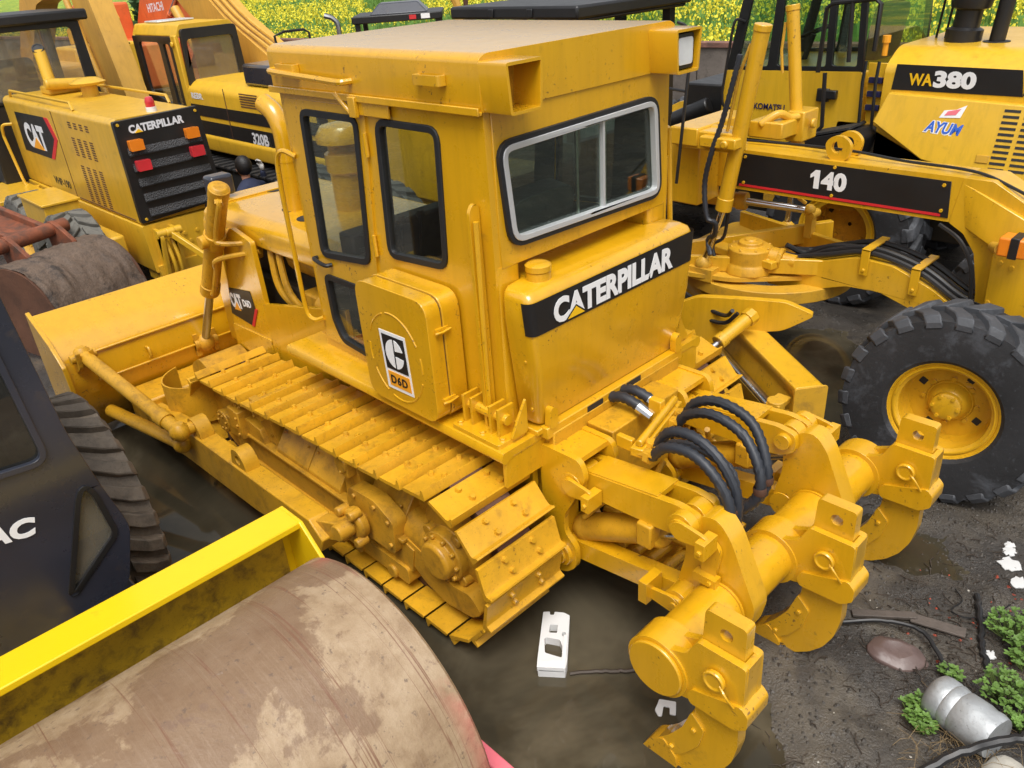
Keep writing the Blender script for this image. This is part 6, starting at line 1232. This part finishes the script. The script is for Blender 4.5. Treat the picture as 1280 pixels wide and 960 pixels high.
def scatter(N, smin, smax, d0, d1, hz, flower, name, mat, label, cat):
    # positions beyond the wall: along = coordinate on the wall line, dep = distance behind it
    u = rng.random(N); dep = d0+(d1-d0)*u**1.7
    al = rng.uniform(8, 78, N)
    al = al+dep*.2
    px_ = WL0.x+wd_.x*al-wn.x*dep; py_ = WL0.y+wd_.y*al-wn.y*dep
    dens = np.array([noise.noise((x*.22, y*.13, 1.7)) for x, y in zip(px_, py_)])
    keep = (dens > -.18) if flower else np.ones(N, bool)
    if flower: keep &= ~((dep > 6) & (dep < 9.5) & (rng.random(N) < .8))
    px_, py_, dep = px_[keep], py_[keep], dep[keep]; N = len(px_)
    hh = np.where(flower, rng.uniform(hz[0], hz[1], N), rng.uniform(hz[0], hz[1], N))
    sz = rng.uniform(smin, smax, N)*(1+dep*.02)
    th = rng.uniform(0, 2*np.pi, N); ph = rng.uniform(-.9, .9, N)
    ux, uy = np.cos(th), np.sin(th)
    v1 = np.stack([ux*np.cos(ph), uy*np.cos(ph), np.sin(ph)], 1); ph2 = ph+np.pi/2+rng.uniform(-.5, .5, N); t2 = th+rng.uniform(-1.5, 1.5, N)
    v2 = np.stack([np.cos(t2)*np.cos(ph2), np.sin(t2)*np.cos(ph2), np.sin(ph2)], 1)
    if not flower: v2 = np.stack([rng.uniform(-.3, .3, N), rng.uniform(-.3, .3, N), np.full(N, 2.2)], 1)
    c = np.stack([px_, py_, hh], 1); s_ = sz[:, None]
    V = np.stack([c-v1*s_-v2*s_, c+v1*s_-v2*s_, c+v1*s_+v2*s_, c-v1*s_+v2*s_], 1).reshape(-1, 3)
    me = bpy.data.meshes.new(name); me.vertices.add(len(V)); me.vertices.foreach_set('co', V.astype(np.float32).ravel())
    me.loops.add(4*N); me.loops.foreach_set('vertex_index', np.arange(4*N, dtype=np.int32)); me.polygons.add(N); me.polygons.foreach_set('loop_start', np.arange(0, 4*N, 4, dtype=np.int32)); me.polygons.foreach_set('loop_total', np.full(N, 4, dtype=np.int32)); me.update()
    me.materials.append(MAT[mat]); o = bpy.data.objects.new(name, me); COL.objects.link(o); tag(o, label, cat, kind='stuff'); return o
scatter(80000, .035, .085, .4, 46, (.15, 1.05), False, 'rapeseed_leaves', 'rapeleaf', 'green stems and leaves of the rapeseed crop beyond the wall', 'crop')
scatter(130000, .014, .034, .6, 46, (.95, 1.32), True, 'rapeseed_blossom', 'rapeflower', 'yellow rapeseed blossom covering the field beyond the wall', 'crop')
m, n, b = mk('field_green'); tc = n.nodes.new('ShaderNodeTexCoord'); c = ramp(n, noi(n, tc.outputs['Object'], .5, 6, .65), [(.35, (.10, .22, .03)), (.52, (.24, .36, .04)), (.6, (.55, .52, .04))]); n.links.new(c, b.inputs['Base Color']); b.inputs['Roughness'].default_value = .9; bump(n, b, noi(n, tc.outputs['Object'], 8, 6, .7), 1, .2)
q = [WL0-wn*.5-wd_*60, WL1-wn*.5+wd_*260, WL1-wn*320+wd_*260, WL0-wn*320-wd_*60]
m2 = MB(); m2.add([(p.x, p.y, .06) for p in q], [(0, 1, 2, 3)]); fo_ = m2.build('field', m, None); fo_['kind'] = 'structure'
# hedge tree far left
def leafy(name, c, r, h, n_, label, cat, tr=.1, lm='rapeleaf', ls=.12):
    o = thing(name, (c[0], c[1], 0), label, cat)
    m = MB(); m.cyl((c[0], c[1], 0), (c[0]+.1, c[1], h*.6), tr, tr*.5, 10)
    for k in range(6): a = k*1.05; m.cyl((c[0]+.05, c[1], h*.4+.05*k), (c[0]+r*.6*math.cos(a), c[1]+r*.6*math.sin(a), h*.75), tr*.4, tr*.12, 6)
    m.build('trunk', 'wood', o)
    m = MB()
    for k in range(n_):
        a, zz = random.uniform(0, 6.28), random.uniform(-1, 1); rr = r*(random.random()**.4)*math.sqrt(1-zz*zz)*(.8+.35*noise.noise((a*2, zz*3, 1)))
        p = Vector((c[0]+rr*math.cos(a), c[1]+rr*math.sin(a), h*.62+zz*h*.38)); u = Vector((random.gauss(0, 1), random.gauss(0, 1), random.gauss(0, 1))).normalized(); w2 = u.orthogonal().normalized()*ls*random.uniform(.5, 1); u = u*ls*random.uniform(.7, 1.3)
        m.add([p-u, p+w2, p+u, p-w2], [(0, 1, 2, 3)])
    m.build('crown', lm, o); return o
MAT['darkleaf'] = field_mat('dark_leaf', (.025, .07, .02), (.06, .13, .03))
leafy('tree', (24.0, -9.2), 1.5, 3.9, 2600, 'dark green bushy tree by the field behind the tan boom', 'tree', .12, 'darkleaf', .16)
leafy('tree', (27.5, -2.0), 2.0, 4.2, 2600, 'dark green tree at the far top left corner', 'tree', .12, 'darkleaf', .18)

# ================================================================== SMALL THINGS ON THE GROUND
def gz(x, y): return ground_z(x, y)
# white packing foam block
fa, fbv = Vector((-1.98, 1.0, 0)), Vector((-1.72, .67, 0)); fu = (fbv-fa).normalized(); fv = Vector((fu.y, -fu.x, 0))
FB = thing('foam_block', (-1.85, .84, -.012), 'white moulded packing foam block lying in the puddle behind the track', 'foam')
out = fillet([(0, -.075), (.05, -.082), (.40, -.078), (.42, -.045), (.425, .01), (.40, .012), (.40, .035), (.425, .037), (.42, .075), (.05, .078), (0, .07)], .006, 2)
h1 = fillet([(.09, -.052), (.12, .042), (.215, .052), (.23, .045), (.215, -.035), (.17, -.05)], .012, 3); h2 = rrect(.265, .325, -.015, .03, .006); h3 = fillet([(.235, -.06), (.25, -.04), (.275, -.045), (.27, -.066)], .006)
m = MB(); m.prism(out, fa+Vector((0, 0, -.012)), fu, -fv, .0, .05, [h1, h2, h3]); m.build('foam_body', 'foam', FB, .006)
m = MB(); m.prism(rrect(0, .05, -.078, .074, .006), fa+Vector((0, 0, .03)), fu, -fv, 0, .03); m.prism(rrect(.04, .24, -.075, -.055, .006), fa+Vector((0, 0, .031)), fu, -fv, 0, .022); m.build('foam_rim', 'foam', FB, .006)
FF = thing('foam_fragment', (-2.55, .76, 0), 'small broken white foam piece beside the left ripper tooth', 'foam')
m = MB(); c0 = Vector((-2.55, .76, .0)); e1 = Vector((-.5, .86, 0)); e2 = Vector((.86, .5, 0))
m.prism(fillet([(-.05, -.04), (.03, -.045), (.032, -.015), (-.01, -.012), (-.012, .02), (.05, .022), (.052, .04), (.02, .06), (-.02, .05), (-.05, .045)], .006, 2), c0, e1, e2, .005, .05); m.prism([(-.05, -.04), (-.02, -.045), (-.02, .02), (-.05, .03)], c0, e1, e2, .05, .085); m.build('foam_body', 'foam', FF, .006)
# stick in the water
def stick(name, pts, r, mat, label, cat, n=6, group=None):
    m = MB(); P = spline(pts, 6); m.tube([p+Vector((random.uniform(-1, 1), random.uniform(-1, 1), 0))*r*.4 for p in P], r, n); o = m.build(name, mat, None); tag(o, label, cat, group); return o
stick('stick', [(-2.04, .92, -.005), (-2.16, .80, .0), (-2.25, .72, .002), (-2.33, .62, .004)], .011, 'twig', 'black wet stick floating between the foam block and the ripper', 'stick')
stick('cable', [(-2.75, -.15, .02), (-2.95, -.33, .03), (-3.12, -.46, .05), (-3.28, -.50, .06), (-3.42, -.40, .05), (-3.52, -.30, .03), (-3.60, -.25, .02)], .012, 'cable', 'black cable running from the middle ripper tooth past the flat stone', 'cable', 8)
stick('cable', [(-3.40, -1.00, .03), (-3.48, -.82, .03), (-3.55, -.62, .03), (-3.62, -.50, .03)], .016, 'cable', 'thick black cable end standing above the weeds at the right edge', 'cable', 8)
stick('cable', [(-3.60, .32, .05), (-3.72, .14, .12), (-3.86, .02, .20), (-3.95, -.05, .24), (-4.02, -.02, .20)], .022, 'cable', 'thick black hose across the dented metal can', 'cable', 8)
stick('wire_loop', [(-3.30, -.98, .02), (-3.36, -.90, .03), (-3.34, -.80, .02), (-3.42, -.78, .03), (-3.52, -.90, .02), (-3.56, -1.05, .02)], .004, 'cable', 'thin dark wire loop on the mud near the torn white sheet', 'wire', 5)
pk_ = MB(); pk_.beam((-2.95, -.42, .025), (-3.22, -.62, .03), .05, .02); pl_ = pk_.build('plank', 'wood', None, .004); tag(pl_, 'narrow dark plank half buried in mud behind the middle ripper', 'plank')
pk_ = MB(); pk_.beam((-3.20, -.60, .022), (-3.46, -.66, .03), .07, .015); pl_ = pk_.build('plank', 'wood', None, .004); tag(pl_, 'broken grey board end in the mud left of the weeds', 'plank')
# flat stone
ST = MB(); pts = fillet([(-.15, -.02), (-.10, .08), (.0, .10), (.13, .07), (.17, -.03), (.05, -.11), (-.10, -.09)], .02, 1); c0 = Vector((-3.24, -.30, .0))
e1, e2 = Vector((-.72, -.30, 0)).normalized(), Vector((.30, -.72, 0)).normalized()
R = []
for z, s_ in ((-.02, 1.0), (.025, 1.0), (.045, .82), (.062, .5), (.05, .2)): R.append([c0+e1*(p[0]*s_)+e2*(p[1]*s_)+Vector((0, 0, z+.035*noise.noise((p[0]*9*s_, p[1]*9*s_, z*9)))) for p in pts])
ST.rings(R); so_ = ST.build('flat_stone', 'stone', None, .006, smooth=25); tag(so_, 'flat purplish-brown stone on the mud behind the rippers', 'stone')
# dented can
CN = thing('metal_can', (-3.72, -.02, 0), 'dented silvery metal can lying on its side among weeds, lower right', 'can')
a, b_ = Vector((-3.50, -.09, .105)), Vector((-3.80, .0, .12)); ax_ = (b_-a).normalized(); Lc = (b_-a).length
m = MB(); R = []
u1 = ax_.orthogonal().normalized(); u2 = ax_.cross(u1)
for r, t in ((.02, -.01), (.09, -.008), (.105, .004), (.112, .03), (.112, .07), (.108, .08), (.112, .09), (.112, .12), (.108, .13), (.112, .14), (.113, .22), (.108, .25), (.112, .28), (.104, .31), (.02, .30)):
    rg = []
    for k in range(36):
        an = 2*math.pi*k/36; dn = 1-.10*max(0, noise.noise((t*9, math.cos(an)*1.6, math.sin(an)*1.6))) if t > .1 else 1
        rg.append(a+ax_*t+(u1*math.cos(an)+u2*math.sin(an))*r*dn)
    R.append(rg)
m.rings(R); m.build('can_body', 'barrel', CN, smooth=40)
# torn white sheet pieces
for k, (x, y, s_) in enumerate(((-3.46, -1.40, .065), (-3.42, -1.52, .045), (-3.54, -1.26, .05), (-3.40, -1.58, .03), (-3.60, -.60, .03))):
    m = MB(); n_ = 19; P = [(x+s_*(1+.9*noise.noise((k*3.1, j*1.7, 0)))*math.cos(j*6.283/n_)*.8, y+s_*(1+.9*noise.noise((k*5.1, j*2.3, 4)))*math.sin(j*6.283/n_), gz(x, y)+.012+.012*noise.noise((j, k, 2))) for j in range(n_)]
    m.add(P+[(p[0], p[1], p[2]-.006) for p in P]+[(x, y, gz(x, y)+.018)], [(j, (j+1) % n_, 2*n_) for j in range(n_)]+[(j, j+n_, (j+1) % n_+n_, (j+1) % n_) for j in range(n_)])
    o = m.build('torn_sheet', 'paper', None); tag(o, ['largest torn white plastic sheet on the mud at the right edge', 'torn white scrap beyond the largest white sheet at the right edge', 'small white scrap nearer than the largest white sheet', 'tiny white scrap farthest along the right edge', 'tiny white scrap among the weeds by the cable end'][k], 'scrap', 'torn white scraps')
# weeds
def weed(x, y, r, n_, hgt, label):
    o = thing('weed', (x, y, gz(x, y)), label, 'weed', 'green weeds')
    st_m, lf = MB(), MB()
    for k in range(n_):
        a, d_ = random.uniform(0, 6.283), r*math.sqrt(random.random()); bx, by = x+d_*.4*math.cos(a), y+d_*.4*math.sin(a); h = hgt*random.uniform(.45, 1)
        tip = Vector((x+d_*math.cos(a), y+d_*math.sin(a), gz(x, y)+h)); st_m.tube([(bx, by, gz(x, y)-.01), tip-Vector((0, 0, .01))], .0025, 4)
        az = random.uniform(0, 6.283)
        for lobe in (-.95, 0, .95):                      # three lobed leaf
            dr_ = Vector((math.cos(az+lobe), math.sin(az+lobe), random.uniform(-.15, .35))); sd2 = Vector((-dr_.y, dr_.x, 0)).normalized(); Lf = random.uniform(.014, .028)
            p = tip; q1 = p+dr_*Lf*.45+sd2*Lf*.36; q2 = p+dr_*Lf*.95+sd2*Lf*.22; q3 = p+dr_*Lf*1.15; q4 = p+dr_*Lf*.95-sd2*Lf*.22; q5 = p+dr_*Lf*.45-sd2*Lf*.36; md = p+dr_*Lf*.6-Vector((0, 0, .004))
            lf.add([p, q1, q2, q3, q4, q5, md], [(0, 1, 6), (1, 2, 6), (2, 3, 6), (3, 4, 6), (4, 5, 6), (5, 0, 6)])
    st_m.build('stems', 'stem', o); lf.build('leaves', 'leaf', o, smooth=80)
for x, y, r, n_, h, lb in ((-3.64, -.84, .14, 110, .12, 'leafy green weed farthest up the right edge above the can'), (-3.76, -.66, .10, 70, .11, 'leafy green weed at the right edge beside the cable end'), (-3.74, -.38, .13, 100, .13, 'broad leafy green weed right behind the metal can'), (-3.85, -.25, .09, 60, .12, 'leafy green weed at the right edge just above the metal can'), (-3.46, .02, .07, 60, .09, 'small green weed left of the metal can'), (-3.52, .09, .05, 34, .07, 'smallest green weed at the bottom left of the metal can'), (-3.50, -.34, .045, 26, .06, 'tiny pale weed between flat stone and metal can')): weed(x, y, r, n_, h, lb)
# pale rock at the lower right corner
m = MB(); m.ball((-3.90, .10, .03), .10, 8, (1, 1.2, .6)); o = m.build('rock', 'palestone', None, smooth=30); tag(o, 'pale rough rock in the bottom right corner below the hose', 'rock')
for v_ in o.data.vertices: v_.co += Vector((noise.noise(v_.co*12), noise.noise(v_.co*12+Vector((5, 0, 0))), noise.noise(v_.co*12+Vector((0, 5, 0)))))*.025
# mud clods, twigs and scraps: nobody could count them
def clods(name, N, f, mat, label, smin, smax, cat):
    m = MB(); cnt = 0
    while cnt < N:
        x, y = f()
        if basin(x, y) > .28: cnt += 1; continue
        s_ = random.uniform(smin, smax)**1.0; z = gz(x, y); p = Vector((x, y, z+s_*.2)); q = []
        for d in ((1, 0, 0), (0, 1, 0), (-1, 0, 0), (0, -1, 0), (0, 0, 1)): q.append(p+Vector(d)*s_*random.uniform(.5, 1.2)+Vector((0, 0, -s_*.2 if d[2] == 0 else -s_*.3)))
        m.add(q, [(0, 1, 4), (1, 2, 4), (2, 3, 4), (3, 0, 4)]); cnt += 1
    o = m.build(name, mat, None, smooth=20); tag(o, label, cat, kind='stuff')
zone = lambda: (random.uniform(-4.0, -2.2), random.uniform(-2.6, 1.2))
zone2 = lambda: (random.uniform(-3.4, .2), random.uniform(-4.2, -1.2))
clods('mud_clods', 3800, zone, 'gravel', 'dark mud clods and grit strewn over the wet ground', .004, .016, 'mud'); clods('mud_clods', 2500, zone2, 'gravel', 'dark grit on the ground under the 140 grader', .005, .016, 'mud')
clods('pale_grit', 70, zone, 'palestone', 'pale pebbles scattered in the mud', .004, .010, 'pebbles'); clods('red_scraps', 34, lambda: (random.gauss(-3.45, .18), random.gauss(-.85, .25)), 'redtwig', 'reddish scraps and husks in the mud by the weeds', .006, .016, 'scraps')
m = MB()
for k in range(420):
    if k < 260: x, y = random.gauss(-3.45, .22), random.gauss(-.55, .38)
    else: x, y = random.uniform(-3.9, -2.5), random.uniform(-1.8, .9)
    if basin(x, y) > .3: continue
    a = random.uniform(0, 6.283); l_ = random.uniform(.02, .11); z = gz(x, y)+.006; m.tube([(x, y, z), (x+l_*.5*math.cos(a), y+l_*.5*math.sin(a), z+.008), (x+l_*math.cos(a+.3), y+l_*math.sin(a+.3), z+.002)], random.uniform(.0012, .0035), 4)
o = m.build('twigs', 'twig', None); tag(o, 'litter of dark twigs and roots over the mud on the right', 'twigs', kind='stuff')
m = MB()
for k in range(160):
    x, y = random.gauss(-3.68, .10), random.gauss(.05, .16); a = random.uniform(0, 6.283); l_ = random.uniform(.05, .16); z = gz(x, y); m.tube([(x, y, z), (x+l_*.4*math.cos(a), y+l_*.4*math.sin(a), z+l_*.5), (x+l_*math.cos(a), y+l_*math.sin(a), z+l_*.45)], .0012, 3)
MAT['straw'] = paint('dry_grass', (.22, .15, .07), .7, .4, 0, bmp=0); o = m.build('dry_grass', 'straw', None); tag(o, 'dry brown grass around the metal can', 'grass', kind='stuff')
SC.render.engine = 'CYCLES'
